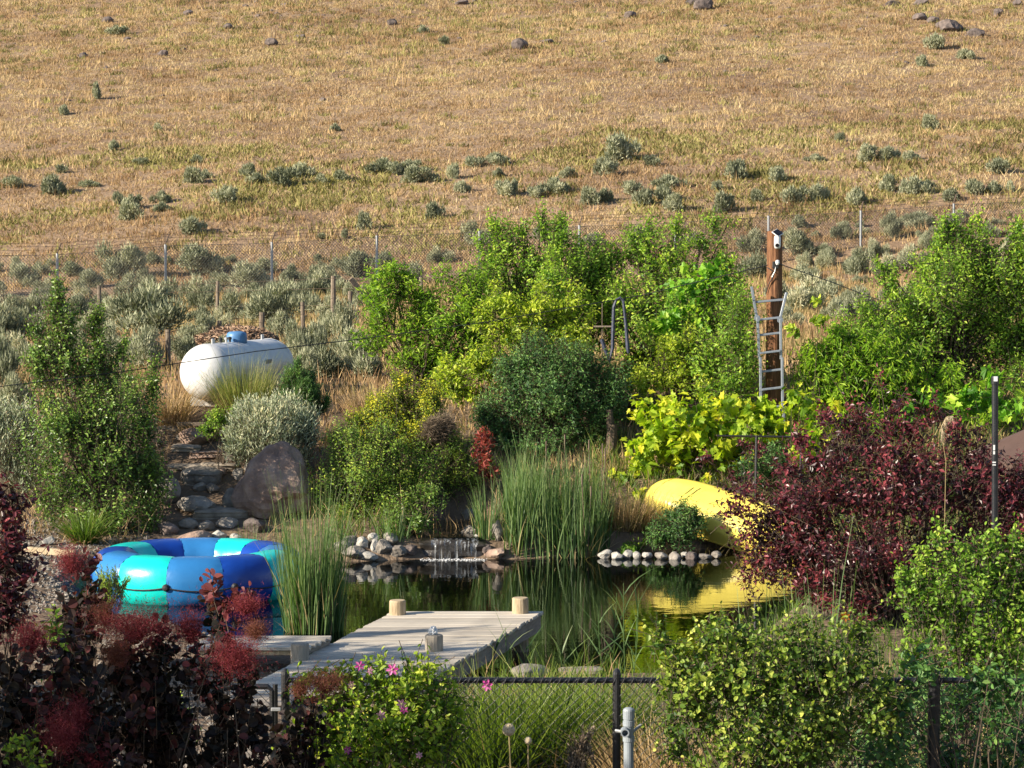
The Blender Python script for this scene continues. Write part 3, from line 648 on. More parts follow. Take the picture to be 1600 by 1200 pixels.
# ================================================================== POLE, CAMERA, LADDER
def pole():
    d = 48.4; g = Gd(1211, d); top = W(1211, 361, d)[2]
    t = empty('wooden_pole', (g[0], g[1], g[2]), 'thick reddish brown wooden utility pole stub standing among the vines behind the ladder', 'pole')
    m = MB(); n = 24; Hh = top - g[2] + .2; rg = np.random.default_rng(5)
    ph = rg.uniform(0, 6, 6); a = np.arange(n) / n * 2 * math.pi; V = []
    zs = np.linspace(-.2, Hh - .2, 12)
    for z in zs:
        r = .135 * (1 - .02 * z) * (1 + .03 * np.sin(a * 7 + ph[0]) + .025 * np.sin(a * 11 + ph[1] + z * .6)); V.append(np.stack([r * np.cos(a), r * np.sin(a), np.full(n, z)], 1))
    i, j = np.meshgrid(np.arange(11), np.arange(n), indexing='ij'); i = i.ravel(); j = j.ravel(); k = (j + 1) % n
    m.add(np.concatenate(V), [np.stack([i * n + j, i * n + k, (i + 1) * n + k, (i + 1) * n + j], 1), (11 * n + np.arange(n))[None]])
    o = m.build('pole_shaft', M['polewood'], loc=(0, 0, 0)); o.parent = t
    f = np.array([g[0], d - .16, 0]); px = 1 / ppm(d)
    m = MB(); z = W(0, 412, d)[2]; box(m, (f[0], f[1] + .02, z - .02), (.1, .05, .12), bev=.01); m.build('junction_box', M['cable'], t)
    m = MB(); lathe(m, [(.02, -.03), (.035, 0), (.03, .04), (.01, .05)], (f[0] + .03, f[1] - .02, z + .015), 10); m.build('insulator', M['white'], t)
    m = MB(); tube(m, [(f[0] - .13, f[1] + .08, z - .06), (f[0] - .05, f[1] - .02, z - .12), (f[0], f[1], z - .02), (f[0] - .03, f[1], z - .2), (f[0] - .1, f[1] + .03, z - .32), (f[0] - .15, f[1] + .1, z - .5)], .009, 5); m.build('wire', M['cable'], t)
    m = MB(); tube(m, [(f[0] + .0, f[1], z - .05), (f[0] - .01, f[1] - .01, z - .12), (f[0] - .06, f[1] - .01, z - .22)], .011, 5); m.build('clamp', M['galv'], t)
    # camera on the pole
    zc = W(0, 376, d)[2]; s = np.array([g[0] + .025, d - .2, zc])
    t2 = empty('security_camera', s, 'white security camera with a small solar panel on top of the wooden pole', 'camera')
    m = MB(); lathe(m, [(.02, -.13), (.045, -.12), (.055, -.08), (.055, .05), (.045, .08), (.01, .085)], s, 18); m.build('camera_body', M['white'], t2, smooth=True)
    m = MB(); lathe(m, [(.03, 0), (.03, .02), (.001, .021)], s + np.array([-.01, -.045, -.07]), 14, rotx(math.pi / 2 + .2)); m.build('lens', M['blackgl'], t2)
    m = MB(); lathe(m, [(.045, 0), (.045, .012), (.031, .013)], s + np.array([-.01, -.04, -.07]), 16, rotx(math.pi / 2 + .2), cap=False); m.build('lens_ring', M['white'], t2)
    Rp = rotz(.25) @ rotx(.72) @ rotz(.6)
    pc = s + np.array([0, -.02, .13])
    m = MB(); box(m, pc, (.145, .145, .014), Rp, bev=.004); p = m.build('solar_panel', M['white'], t2)
    m = MB(); box(m, pc + Rp @ np.array([0, 0, .009]), (.125, .125, .004), Rp); m.build('solar_cell', M['blackgl'], p)
    m = MB(); tube(m, [s + np.array([0, .03, .0]), s + np.array([0, .1, .02])], .02, 8); m.build('bracket', M['white'], t2)
    # ladder leaning beside it
    dl = 47.6
    t3 = empty('ladder', Gd(1206, dl), 'grey aluminium articulated ladder with flared top leaning against the wooden pole', 'ladder')
    def lp(px_, py_): return W(px_, py_, dl - (640 - py_) * -.003)
    for pl in ([(1174, 449), (1183, 497), (1187, 560), (1190, 642), (1191, 690)], [(1228, 458), (1219, 500), (1221, 560), (1224, 642), (1225, 690)]):
        P = [lp(*q) for q in pl]; m = MB()
        for a, b in zip(P[:-1], P[1:]):
            dd = b - a; Ln = np.linalg.norm(dd); ang = math.atan2(dd[0], -dd[2]); box(m, (a + b) / 2, (.042, .075, Ln + .012), roty(-ang) , bev=.006)
        m.build('side_rail', M['alu'], t3)
        m = MB(); lathe(m, [(.05, -.025), (.05, .025)], lp(pl[1][0], pl[1][1]), 12, rotx(math.pi / 2)); m.build('hinge', M['alu'], t3)
    for l, r_, y in ((1181, 1224, 470), (1183, 1219, 498), (1185, 1219, 522), (1187, 1220, 550), (1188, 1222, 579), (1190, 1223, 607), (1190, 1224, 636), (1191, 1225, 664)):
        a, b = lp(l, y + 2), lp(r_, y - 2); m = MB(); dd = b - a
        box(m, (a + b) / 2, (np.linalg.norm(dd), .05, .038), roty(-math.atan2(dd[2], dd[0])), bev=.008); m.build('rung', M['alu'], t3)
pole()
def cables():
    a = [W(px, py, d) for px, py, d in ((-220, 640, 42), (0, 604, 43), (190, 581, 44), (400, 549, 45), (560, 530, 46), (760, 503, 47), (1000, 462, 48), (1200, 414, 48.2))]
    from_pts = np.array(a); m = MB(); tube(m, from_pts, .0075, 5)
    tag(m.build('overhead_cable', M['cable'], loc=(0, 0, 0)), 'black cable strung across the garden from the left edge to the wooden pole', 'cable')
    a = [W(px, py, d) for px, py, d in ((1216, 412, 48.2), (1300, 441, 50), (1362, 465, 52), (1480, 500, 54), (1700, 560, 56))]
    m = MB(); tube(m, a, .008, 5); tag(m.build('overhead_cable', M['cable'], loc=(0, 0, 0)), 'thin dark cable running from the wooden pole down behind the right hand trees', 'cable')
    # hose loop hanging in the tree
    d = 48.2; m = MB(); tube(m, [W(px, py, d) for px, py in ((940, 530), (946, 548), (952, 565), (957, 545), (958, 510), (959, 480), (963, 468), (969, 465), (974, 470), (976, 490), (979, 520), (981, 545), (982, 552))], np.array([.035, .03, .035, .028, .03, .028, .02, .02, .026, .022, .03, .034, .02]), 7)
    tag(m.build('hose_loop', M['hose'], loc=(0, 0, 0)), 'dark bluish hose looped over a branch and hanging in the tree left of the ladder', 'hose')
    t = empty('garden_stake', Gd(941, 48.4), 'thin grey wooden cross shaped stake beside the hanging hose', 'stake'); m = MB(); tube(m, [Gd(941, 48.4), W(941, 474, 48.4)], .008, 6); m.build('upright', M['postwood'], t)
    m = MB(); box(m, W(942, 510, 48.37), (.3, .015, .025)); m.build('crossbar', M['postwood'], t)
    # black wire fence rail beneath the vine
    d = 44.6; t = empty('rail_fence', Gd(1140, d), 'thin black pipe rail fence half hidden under the yellow grape vine', 'fence')
    m = MB(); tube(m, [W(1120, 681, d), W(1260, 683, d)], .018, 6); m.build('rail', M['blackcoat'], t)
    for px in (1182, 1252):
        m = MB(); tube(m, [Gd(px, d), W(px, 680, d)], .022, 6); m.build('post', M['blackcoat'], t)
    d = 47.2; t = empty('tree_stump_trunk', Gd(955, d), 'pale bare tree trunk in the dark shade left of the yellow vine', 'trunk')
    m = MB(); b = Gd(955, d); tube(m, [b - [0, 0, .1], b + [.03, 0, .5], W(954, 668, d), W(952, 640, d)], [.1, .08, .07, .05], 9, tint=.8); m.build('trunk', M['bark'], t)
cables()
def mulch():
    g = np.array([-5.5, 58, tz(-5.5, 58)]); t = empty('mulch_pile', g - [0, 0, .1], 'low reddish brown mound of wood chips and twigs among the sagebrush behind the tank', 'mulch pile'); rg = np.random.default_rng(19); m = MB()
    v, f = ico(4); k = v * [.85, 1.1, .3] * (1 + .06 * rg.normal(size=(len(v), 1))) ; m.add(k + g - [0, 0, .2], f); m.build('mound', M['soil'], t)
    n = 1500; u = rand_unit(rg, n); u[:, 2] = np.abs(u[:, 2]); p = u * [.87, 1.12, .32] + g - [0, 0, .2]; d_ = nrm(rg.normal(size=(n, 3)) * [1, 1, .4]); m = MB()
    prisms(m, p - d_ * .06, p + d_ * .06, .014, .01, np.clip(rg.normal(.5, .25, n), 0, 1)); m.build('wood_chips', M['chips'], t, kind='stuff')
mulch()

# ================================================================== INFLATABLE RING
def ring():
    n_, f_ = OnZ(308, 869, .6), OnZ(308, 846, .6)
    c = np.array([(n_[0] + f_[0]) / 2, (n_[1] + f_[1]) / 2 + .05, .265]); R, r = 1.1, .352
    t = empty('inflatable_ring', (c[0], c[1], 0), 'big inflatable ring of cyan and blue vinyl panels floating by the gravel bank', 'inflatable ring')
    mats = ['ring_cyan', 'ring_mid', 'ring_dark']; a0 = math.radians(-90 - 52.5 - 18)
    for k in range(12):
        m = MB(); nu, nv = 17, 72; u = np.linspace(0, 1, nu); v = np.arange(nv) / nv * 2 * math.pi
        th = a0 + (k + u) * math.radians(30)
        rr = r * (1 - .035 * (np.abs(u * 2 - 1) ** 4))
        rr = rr[:, None] + .0075 * np.sin(v * 13 + k * 2)[None] * np.sin(v * 5 + k)[None] * (np.abs(u * 2 - 1) ** 5)[:, None]
        cv = np.sign(np.cos(v)) * np.abs(np.cos(v)) ** .8; sv = np.sign(np.sin(v)) * np.abs(np.sin(v)) ** .86
        V = np.stack([(R + rr * cv) * np.cos(th)[:, None], (R + rr * cv) * np.sin(th)[:, None], rr * sv + 0 * th[:, None]], -1).reshape(-1, 3)
        i, j = np.meshgrid(np.arange(nu - 1), np.arange(nv), indexing='ij'); i = i.ravel(); j = j.ravel(); q = (j + 1) % nv
        m.add(V + c, np.stack([i * nv + j, (i + 1) * nv + j, (i + 1) * nv + q, i * nv + q], 1)); m.build('panel', M['ring_mid' if k == 0 else 'ring_dark' if k == 11 else mats[(k + 2) % 3]], t, smooth=True)
    rope = []
    for k in range(10):
        th = a0 + .42 + k * 2 * math.pi / 10
        e = np.array([math.cos(th), math.sin(th), 0]); q = c + e * (R + r + .012) + [0, 0, -.02]
        m = MB(); lathe(m, [(.05, -.03), (.05, .02), (.03, .045), (.001, .05)], q - e * .02, 10, rotz(th) @ roty(math.pi / 2)); m.build('rope_anchor', M['cable'], t)
        for f in np.linspace(0, 1, 9)[:-1]:
            ph = th + f * 2 * math.pi / 10; sag = .045 * 4 * f * (1 - f); zz = -.02 - sag
            rope.append(c + np.array([math.cos(ph), math.sin(ph), 0]) * (R + r + .012) + [0, 0, zz])
    rope.append(rope[0]); m = MB(); tube(m, rope, .009, 5); m.build('rope', M['cable'], t)
ring()

# ================================================================== DOCK
DZ = .45
A, B, C, D = OnZ(850, 955, DZ), OnZ(690, 1048, DZ), OnZ(613, 956, DZ), OnZ(372, 1079, DZ)
def edgeR(y): f = (y - A[1]) / (B[1] - A[1]); return A[0] + f * (B[0] - A[0])
def edgeL(y): f = (y - C[1]) / (D[1] - C[1]); return C[0] + f * (D[0] - C[0])
def dock():
    y0 = A[1]; yend = D[1] - .15; pw = .142; n = int((y0 - yend) / pw)
    t = empty('dock', ((A[0] + C[0]) / 2, y0 - 2.5, 0), 'weathered grey plank dock reaching out into the pond', 'dock')
    rg = np.random.default_rng(11); ox, oy = t.location.x, t.location.y
    for k in range(n):
        yc = y0 - pw * (k + .5); l = edgeL(yc) + rg.uniform(-.012, .012); r = edgeR(yc) + rg.uniform(-.015, .015)
        m = MB(); box(m, (0, 0, 0), (r - l, pw - .014, .038), bev=.005); v_ = m.v[0]; v_[:, 0] += np.where(v_[:, 0] > 0, (edgeR(1) - edgeR(0)) * .75, (edgeL(1) - edgeL(0)) * .75) * v_[:, 1]
        o = m.build('plank', M['dockwood'], loc=((l + r) / 2 - ox, yc - oy, DZ - .019 + rg.uniform(-.003, .003))); o.parent = t; o.rotation_euler = (rg.normal(0, .006), rg.normal(0, .0015), rg.normal(0, .002))
    for ed, s in ((edgeR, -1), (edgeL, 1), (lambda y: (edgeR(y) + edgeL(y)) / 2, 0)):
        a = np.array([ed(y0) + s * .06, y0 - .03, DZ - .135]); b = np.array([ed(yend) + s * .06, yend + .03, DZ - .135]); dd = b - a
        m = MB(); box(m, (0, 0, 0), (np.linalg.norm(dd), .05, .19), bev=.004); c = (a + b) / 2
        o = m.build('beam', M['dockbeam'], loc=(c[0] - ox, c[1] - oy, c[2])); o.parent = t; o.rotation_euler = (0, 0, math.atan2(dd[1], dd[0]))
    m = MB(); box(m, (0, 0, 0), (A[0] - C[0] - .1, .05, .19), bev=.004); o = m.build('beam', M['dockbeam'], loc=((A[0] + C[0]) / 2 - ox, y0 - .07 - oy, DZ - .136)); o.parent = t
    for px, py, mt, h, lab in ((621, 961, 'logwood', .165, None), (813, 959, 'logwood', .18, None), (678, 1018, 'greylog', .17, 'grey bollard with a scrap of white cloth on it'), (468, 1032, 'greylog', .17, 'grey bollard at the near left edge beside the low step')):
        p = OnZ(px, py, DZ); x, y = p[0], p[1] + .06
        m = MB(); tube(m, [(x, y, -1.0), (x, y, 0), (x, y, DZ + h - .012), (x, y, DZ + h)], [.1, .1, .098, .092], 18); b = m.build('bollard', M[mt], t)
        m = MB(); lathe(m, [(.09, DZ + h + .001), (.085, DZ + h + .004), (.001, DZ + h + .005)], (x, y, 0), 18); m.build('end_grain', M['endgrain' if mt == 'logwood' else 'greylog'], b)
        if lab: b['label'] = lab
        if px == 678:
            v, f = ico(3); rg2 = np.random.default_rng(4); q = v * (1 + .45 * np.sin(v @ rg2.normal(size=(3,)) * 7 + 1)[:, None] * np.sin(v @ rg2.normal(size=(3,)) * 6)[:, None])
            m = MB(); m.add(q * [.045, .04, .05] + [x - .01, y, DZ + h + .04], f)
            tag(m.build('cloth_scrap', M['cloth'], loc=(0, 0, 0)), 'crumpled scrap of white cloth lying on top of the grey near bollard', 'cloth')
    # low step platform on the dock's left side
    z2 = DZ + .095; pl = [OnZ(380, 992, z2), OnZ(521, 993, z2), OnZ(482, 1011, z2)]
    x0, y0_ = pl[0][0], pl[1][1]; y1 = pl[2][1]
    t2 = empty('step_platform', ((pl[0][0] + pl[1][0]) / 2, (y0_ + y1) / 2, DZ), 'low grey plank step platform on the left side of the dock beside the cattails', 'step platform')
    nn = 5; w = (y0_ - y1) / nn
    for k in range(nn):
        yc = y0_ - w * (k + .5); f = (y0_ - yc) / (y0_ - y1); xr = pl[1][0] + f * (pl[2][0] - pl[1][0]); xl = x0 - .3 - f * .25
        m = MB(); box(m, (0, 0, 0), (xr - xl, w - .01, .04), bev=.004); o = m.build('plank', M['dockwood'], loc=((xr + xl) / 2 - t2.location.x, yc - t2.location.y, .075)); o.parent = t2
    m = MB(); box(m, (0, 0, 0), (pl[2][0] - x0 + .4, .045, .054), bev=.004); o = m.build('front_board', M['logwood'], loc=((pl[2][0] + x0 - .4) / 2 - t2.location.x - .02, y1 + .05 - t2.location.y, .028)); o.parent = t2
    a, b = pl[1], pl[2]; dd = b - a; m = MB(); box(m, (0, 0, 0), (np.linalg.norm(dd[:2]) - .04, .045, .054), bev=.004); c = (a + b) / 2
    o = m.build('side_board', M['dockbeam'], loc=(c[0] - .05 - t2.location.x, c[1] - t2.location.y, .028)); o.parent = t2; o.rotation_euler = (0, 0, math.atan2(dd[1], dd[0]))
dock()

# ================================================================== YELLOW CANOE
def canoe():
    P0, P1 = W(1010, 764, 45.3), W(1272, 852, 43.8); e1 = P1 - P0; Ln = np.linalg.norm(e1); e1 = e1 / Ln
    e3 = np.array([-.1, -.7, .72]); e3 = nrm(e3 - e1 * (e3 @ e1)); e2 = np.cross(e3, e1); c0 = (P0 + P1) / 2
    t = empty('canoe', (c0[0], c0[1], c0[2]), 'bright yellow upturned canoe lying on the bank with one end raised under the grape vine', 'canoe')
    nu, nv = 56, 25; s = -np.cos(np.linspace(0.02, math.pi - .02, nu)); ph = np.linspace(0, math.pi, nv)
    w = .44 * (1 - np.abs(s) ** 3.4) ** .5; h = .4 * (1 - np.abs(s) ** 4) ** .5 + .002
    cs = np.sign(np.cos(ph)) * np.abs(np.cos(ph)) ** .85; sn = np.sin(ph) ** .8
    strake = 1 + .012 * np.cos(ph * 14)
    V = (c0 + e1 * (s * Ln / 2)[:, None, None] + e2 * (w[:, None] * cs * strake)[..., None] + e3 * (h[:, None] * sn * strake - .12)[..., None])
    i, j = np.meshgrid(np.arange(nu - 1), np.arange(nv - 1), indexing='ij'); i = i.ravel(); j = j.ravel()
    fs = [np.stack([i * nv + j, i * nv + j + 1, (i + 1) * nv + j + 1, (i + 1) * nv + j], 1)]
    m = MB(); m.add(V.reshape(-1, 3), fs + [np.arange(nv)[::-1][None], ((nu - 1) * nv + np.arange(nv))[None]]); m.build('hull', M['yellow'], t, smooth=True)
    for sg, jj in ((1, 0), (-1, nv - 1)):
        m = MB(); tube(m, V[:, jj] - e3 * .01, .018, 6); m.build('gunwale', M['yellow_edge'], t, smooth=True)
    for q in (-.45, .0, .45):
        m = MB(); k = int(np.argmin(np.abs(s - q))); tube(m, [V[k, 0] - e3 * .005, V[k, -1] - e3 * .005], .02, 6); m.build('thwart', M['postwood'], t)
canoe()

# ================================================================== ROCKS, STEPS, WATERFALL
ROCKN = [0]
def place_rock(px, py, w, h, d=None, mat='rock_grey', label='', cat='rock', name='rock', group=None, depth=.9, rough=.15, keep=.6, sink=.25, rz=None, sub=3, taper=0.0):
    """px,py = foot of the rock in the photo; w,h in photo pixels"""
    ROCKN[0] += 1; rg = np.random.default_rng(900 + ROCKN[0])
    g = G(px, py) if d is None else Gd(px, d)
    k = ppm(g[1]); rx, rz_ = w / 2 / k, h / 2 / k
    m = MB(); rock(m, (0, 0, 0), (rx * 1.12, rx * depth * 1.1, rz_ * 1.15), rg, sub, rough, 13, 0, keep)
    if taper:
        v = m.v[0]; q = 1 - taper * np.clip(v[:, 2] / (h / 2 / k), -.5, 1); m.v[0] = v * np.stack([q, q, np.ones(len(q))], 1) + np.stack([.12 * v[:, 2], 0 * q, 0 * q], 1)
    o = m.build(name, M[mat], loc=(g[0], g[1] + rx * depth * .5, g[2] + rz_ * (1 - sink))); o.rotation_euler = (rg.normal(0, .08), rg.normal(0, .1), rg.uniform(-.35, .35) if rz is None else rz)
    return tag(o, label, cat, group)
place_rock(425, 808, 116, 106, 45.0, 'rock_red', 'large reddish brown boulder beside the stone steps', 'boulder', 'boulder', depth=.8, rough=.2, sink=.12, sub=4, keep=.84, taper=.3)
place_rock(305, 699, 52, 30, None, 'rock_red', 'brown rounded boulder at the top of the stone steps below the tank', 'boulder', 'boulder')
SR = 'rocks of the stone steps'
for a in ((361, 797, 34, 40, 'rock_grey', 'tall pale grey stone standing upright against the big boulder'), (306, 806, 64, 36, 'rock_grey', 'broad rounded grey stone in shade above the lowest step slab'),
          (312, 769, 24, 18, 'rock_grey', 'small grey stone under the square block of the steps'), (332, 772, 26, 20, 'rock_grey', 'rounded grey stone right of the square step block'),
          (262, 790, 46, 52, 'rock_grey', 'dark slanting rock on the left side of the steps by the tall shrub'), (292, 828, 34, 22, 'rock_grey', 'grey stone left below the lowest step slab'),
          (322, 830, 30, 20, 'rock_grey', 'shaded grey stone directly under the lowest step slab'), (355, 826, 40, 20, 'rock_grey', 'wide dark stone under the right end of the lowest step slab'),
          (342, 842, 27, 18, 'rock_white', 'small white stone at the foot of the steps behind the ring'), (368, 846, 22, 16, 'rock_white', 'white stone just left of the small cattail sprigs behind the ring'),
          (304, 848, 58, 24, 'rock_red', 'low reddish mound of rock behind the inflatable ring'), (392, 738, 30, 24, 'rock_grey', 'grey stone in the shade above the big boulder left side'),
          (372, 752, 26, 24, 'rock_grey', 'pale stone wedged behind the upright stone of the steps'), (362, 722, 30, 18, 'rock_grey', 'small stone at the right edge of the upper steps'), (345, 745, 20, 16, 'rock_red', 'reddish stone right of the square step block'),
          (283, 690, 24, 14, 'rock_grey', 'small stone left of the brown boulder at the top step'), (398, 835, 40, 30, 'basalt', 'dark rock in the shade under the big boulder'), (262, 836, 36, 26, 'basalt', 'dark rock at the foot of the tall green shrub')):
    place_rock(a[0], a[1], a[2] * .86, a[3] * .82, None, a[4], a[5], 'rock', group=None)
def slab(px0, px1, py, h, dep, label, mat='slab', name='stone_step', cat='stone step', rz=0.0):
    g = G((px0 + px1) / 2, py); k = ppm(g[1]); w = (px1 - px0) * 1.18 / k; th = (h + 3) / k; dep = dep * 1.15
    rg = np.random.default_rng(int(px0 * 7 + py)); v, f = ico(4); v = v.copy()
    v = np.sign(v) * np.abs(v) ** .38; v *= (1 + .05 * np.sin(v @ (rg.normal(size=3) * 3))[:, None]); v += .03 * np.sin(v[:, [1, 2, 0]] * 9 + rg.uniform(0, 6, 3))
    m = MB(); m.add(v * [w / 2, dep / 2, th / 2] , f); o = m.build(name, M[mat], loc=(g[0], g[1] + dep / 2, g[2] + th * .35)); o.rotation_euler = (rg.normal(0, .03), rg.normal(0, .03), rz); return tag(o, label, cat)
slab(303, 384, 812, 15, .75, 'lowest flat grey slab of the stone steps, beside the big boulder', rz=.1)
slab(286, 340, 760, 26, .6, 'thick square stone block in the middle of the stone steps', 'rock_grey')
slab(263, 322, 737, 9, .6, 'thin shaded slab left half of the middle tread above the square block')
slab(318, 368, 738, 9, .6, 'thin slab right half of the middle tread above the square block', rz=-.08)
slab(298, 348, 721, 10, .55, 'narrow brown slab in the upper part of the stone steps', 'rock_red')
slab(270, 310, 710, 10, .6, 'pale sunlit slab left in the upper part of the stone steps')
slab(252, 306, 676, 7, .7, 'topmost thin slab of the steps at the edge of the sandy path', rz=.06)
slab(356, 446, 1112, 12, 1.05, 'pale stone slab behind the black gate below the dock', name='stone_slab', cat='stone slab')
slab(350, 445, 1197, 14, .6, 'pale stone slab seen low through the black gate mesh', name='stone_slab', cat='stone slab')
slab(880, 938, 1060, 10, .35, 'flat tan flagstone at the near edge of the pond by the reeds', name='stone_slab', cat='stone slab')
place_rock(828, 1062, 58, 26, None, 'rock_grey', 'low grey rock at the near pond edge under the dock corner')
W_ = 'stones lining the pond'
for k, (px, py, w, h, mt, lab) in enumerate([
    (566, 862, 24, 20, 'rock_white', 'bright white angular stone on top of the left shore pile'), (545, 858, 28, 20, 'rock_grey', 'grey stone at the left end of the left shore pile by the cattails'),
    (586, 866, 20, 22, 'rock_white', 'white stone right beside the brightest stone of the left shore pile'), (552, 876, 40, 20, 'rock_grey', 'broad grey stone at the water line under the bright white stone'),
    (575, 880, 28, 14, 'rock_white', 'pale stone at the water line of the left shore pile'), (600, 874, 28, 24, 'rock_grey', 'dark grey stone right of the white stones of the left shore'),
    (622, 874, 26, 22, 'rock_grey', 'grey stone midway between the white stones and the waterfall'), (584, 848, 18, 14, 'rock_white', 'small pale stone at the back of the left shore pile'),
    (640, 874, 24, 20, 'basalt', 'dark wet rock just left of the waterfall'), (609, 857, 24, 18, 'rock_grey', 'grey stone at the upper right of the left shore pile'),
    (534, 866, 24, 20, 'rock_grey', 'grey stone half hidden by the left cattails'),
    (735, 841, 28, 20, 'rock_grey', 'round grey stone right above the waterfall lip'), (733, 816, 26, 20, 'rock_grey', 'stone upstream of the waterfall on the right side'),
    (744, 848, 10, 10, 'rock_white', 'little white stone beside the waterfall lip'), (777, 848, 20, 32, 'rock_grey', 'upright speckled stone between the waterfall and the tall cattails'),
    (775, 880, 42, 18, 'rock_red', 'flat brownish rock at the water line right of the waterfall'), (760, 868, 20, 16, 'basalt', 'dark rock at the right foot of the waterfall'),
    (672, 822, 24, 26, 'basalt', 'dark rock on the left side of the little brook above the waterfall')]):
    place_rock(px, py, w, h, None, mt, lab)
ROW = [(947, 868, 22, 15), (962, 871, 14, 9), (964, 865, 18, 12), (982, 871, 17, 14), (996, 870, 15, 13), (1012, 870, 16, 12), (1034, 869, 20, 11), (1055, 870, 20, 17), (1072, 871, 12, 9), (1083, 867, 20, 18), (1103, 869, 22, 10), (1122, 866, 16, 11), (1152, 868, 20, 13), (1168, 864, 22, 18), (1184, 872, 20, 14), (1206, 870, 22, 16)]
ROWL = ['flat pale stone at the left end of the row along the far shore', 'smallest white pebble low at the left end of the far shore row', 'pale stone set behind the left end of the far shore row', 'white rounded stone, fourth from the left in the far shore row', 'white egg shaped stone right of a like one in the far shore row', 'pale round stone at the middle of the far shore row', 'low flat grey stone left of the largest stone of the far shore row', 'largest grey pointed stone of the far shore row under the round green bush', 'small white stone right next to the largest stone of the far shore row', 'dark rounded stone under the right side of the round green bush', 'long low stone in shade under the yellow canoe', 'small shaded stone at the right end of the far shore row', 'pale stone at the left edge of the plum shrub by the water', 'whitish stone among the plum leaves below the canoe', 'stone half hidden low in the plum leaves by the water', 'rightmost stone of the far shore glimpsed through the plum leaves']
for (px, py, w, h), lb in zip(ROW, ROWL):
    o = place_rock(px, py, w * .98, h * 1.0, 43.45 if px < 1130 else None, 'basalt' if 'dark' in lb else 'rock_white' if ('white' in lb or 'pale' in lb) else 'rock_grey', lb, rough=.14, keep=.66)
    if px < 1130: o.location.z = .02 + .04 * ((px * 7) % 5) / 5; o.location.y += .2 * (((px * 13) % 7) / 7 - .5) - .04
def waterfall():
    d = 43.45; k = ppm(d)
    mb = MB(); x0, x1 = W(668, 845, d)[0], W(750, 845, d)[0]; zt = .27
    o = slab(664, 754, 866, 30, .5, 'dark wet stone ledge the waterfall runs over', 'wetrock', 'ledge_stone', 'ledge'); o.location.y = d + .3; o.location.z = zt - .16
    t = empty('waterfall', ((x0 + x1) / 2, d - .05, 0), 'small white waterfall spilling over the dark ledge into the pond', 'waterfall')
    rg = np.random.default_rng(3)
    for px, w in ((679, 9), (688, 5), (699, 12), (713, 5), (722, 9), (731, 5), (741, 11)):
        m = MB(); x = W(px, 845, d)[0]; ww = w / k; n = 9; u = np.linspace(0, 1, n)
        yy = d + .16 - .25 * np.minimum(u * 2.2, 1) ** .7 - .03 * u; zz = zt + .02 - (zt + .03) * np.clip((u - .2) / .8, 0, 1) ** 1.4
        q = np.linspace(-.5, .5, 5); V = np.stack([x + q[None] * ww * (1 + .25 * np.sin(u * 5 + px))[:, None], yy[:, None] + .02 * np.cos(q * 6)[None] - .02, np.repeat(zz[:, None], 5, 1)], -1)
        i, j = np.meshgrid(np.arange(n - 1), np.arange(4), indexing='ij'); i = i.ravel(); j = j.ravel()
        m.add(V.reshape(-1, 3), np.stack([i * 5 + j, i * 5 + j + 1, (i + 1) * 5 + j + 1, (i + 1) * 5 + j], 1)); m.build('water_sheet', M['fall'], t, smooth=True)
    m = MB(); P = np.stack([rg.uniform(x0 - .1, x1 + .1, 260), d - .2 + rg.normal(0, .07, 260), rg.uniform(0, .012, 260)], 1); v, f = ico(1); f4 = f
    V = v[None] * (rg.uniform(.004, .016, 260)[:, None, None] * np.array([1, 1, .35])) + P[:, None]
    m.add(V, (np.arange(260)[:, None, None] * len(v) + f[None]).reshape(-1, 3)); m.build('foam', M['cloth'], t, kind='stuff')
    m = MB(); m.add([(x0 + .02, d + .1, zt + .03), (x1 - .02, d + .1, zt + .03), (x1 - .1, 45.9, zt + .04), (x0 + .1, 45.9, zt + .04)], np.array([[0, 1, 2, 3]]))
    tag(m.build('brook', M['brookwater'], loc=(0, 0, 0)), kind='structure')
waterfall()

# ================================================================== RUNS OF REEDS AND GRASSES
def clump(name, label, cat, g, n, rad, H, wd, mats, seed, lean=.12, curve=.12, segs=4, squash=1.0, group=None, hvar=.18, dry=0.0):
    rg = np.random.default_rng(seed); t = empty(name, g, label, cat, group)
    a = rg.uniform(0, 2 * math.pi, n); r = np.sqrt(rg.uniform(0, 1, n)); x = np.cos(a) * r * rad; y = np.sin(a) * r * rad * squash
    P = np.stack([g[0] + x, g[1] + y, np.full(n, g[2] - .03)], 1); dr = np.stack([np.cos(a), np.sin(a), 0 * a], 1) + rg.normal(0, .5, (n, 3)) * [1, 1, 0]
    hh = H * rg.normal(1, hvar, n) * (1 - .25 * r); m = MB(); blades(m, P, hh, wd, rg, lean, curve, segs, nrm(dr)); m.build('leaf_blades', M[mats[0]], t, kind='stuff')
    if dry:
        k = int(n * dry); m = MB(); blades(m, P[:k] + rg.normal(0, .02, (k, 3)) * [1, 1, 0], hh[:k] * rg.uniform(.3, .8, k), wd, rg, lean * 2.2, curve * 2.5, segs, nrm(dr[:k])); m.build('dry_blades', M[mats[1]], t, kind='stuff')
    return t
g = OnZ(490, 986, 0); g[2] = -.1
clump('cattail_clump', 'tall clump of green cattails beside the step platform and the ring', 'cattails', g, 460, .36, 1.85, .016, ('cattail', 'cattail_dry'), 41, .07, .08, 5, .8, dry=.16)
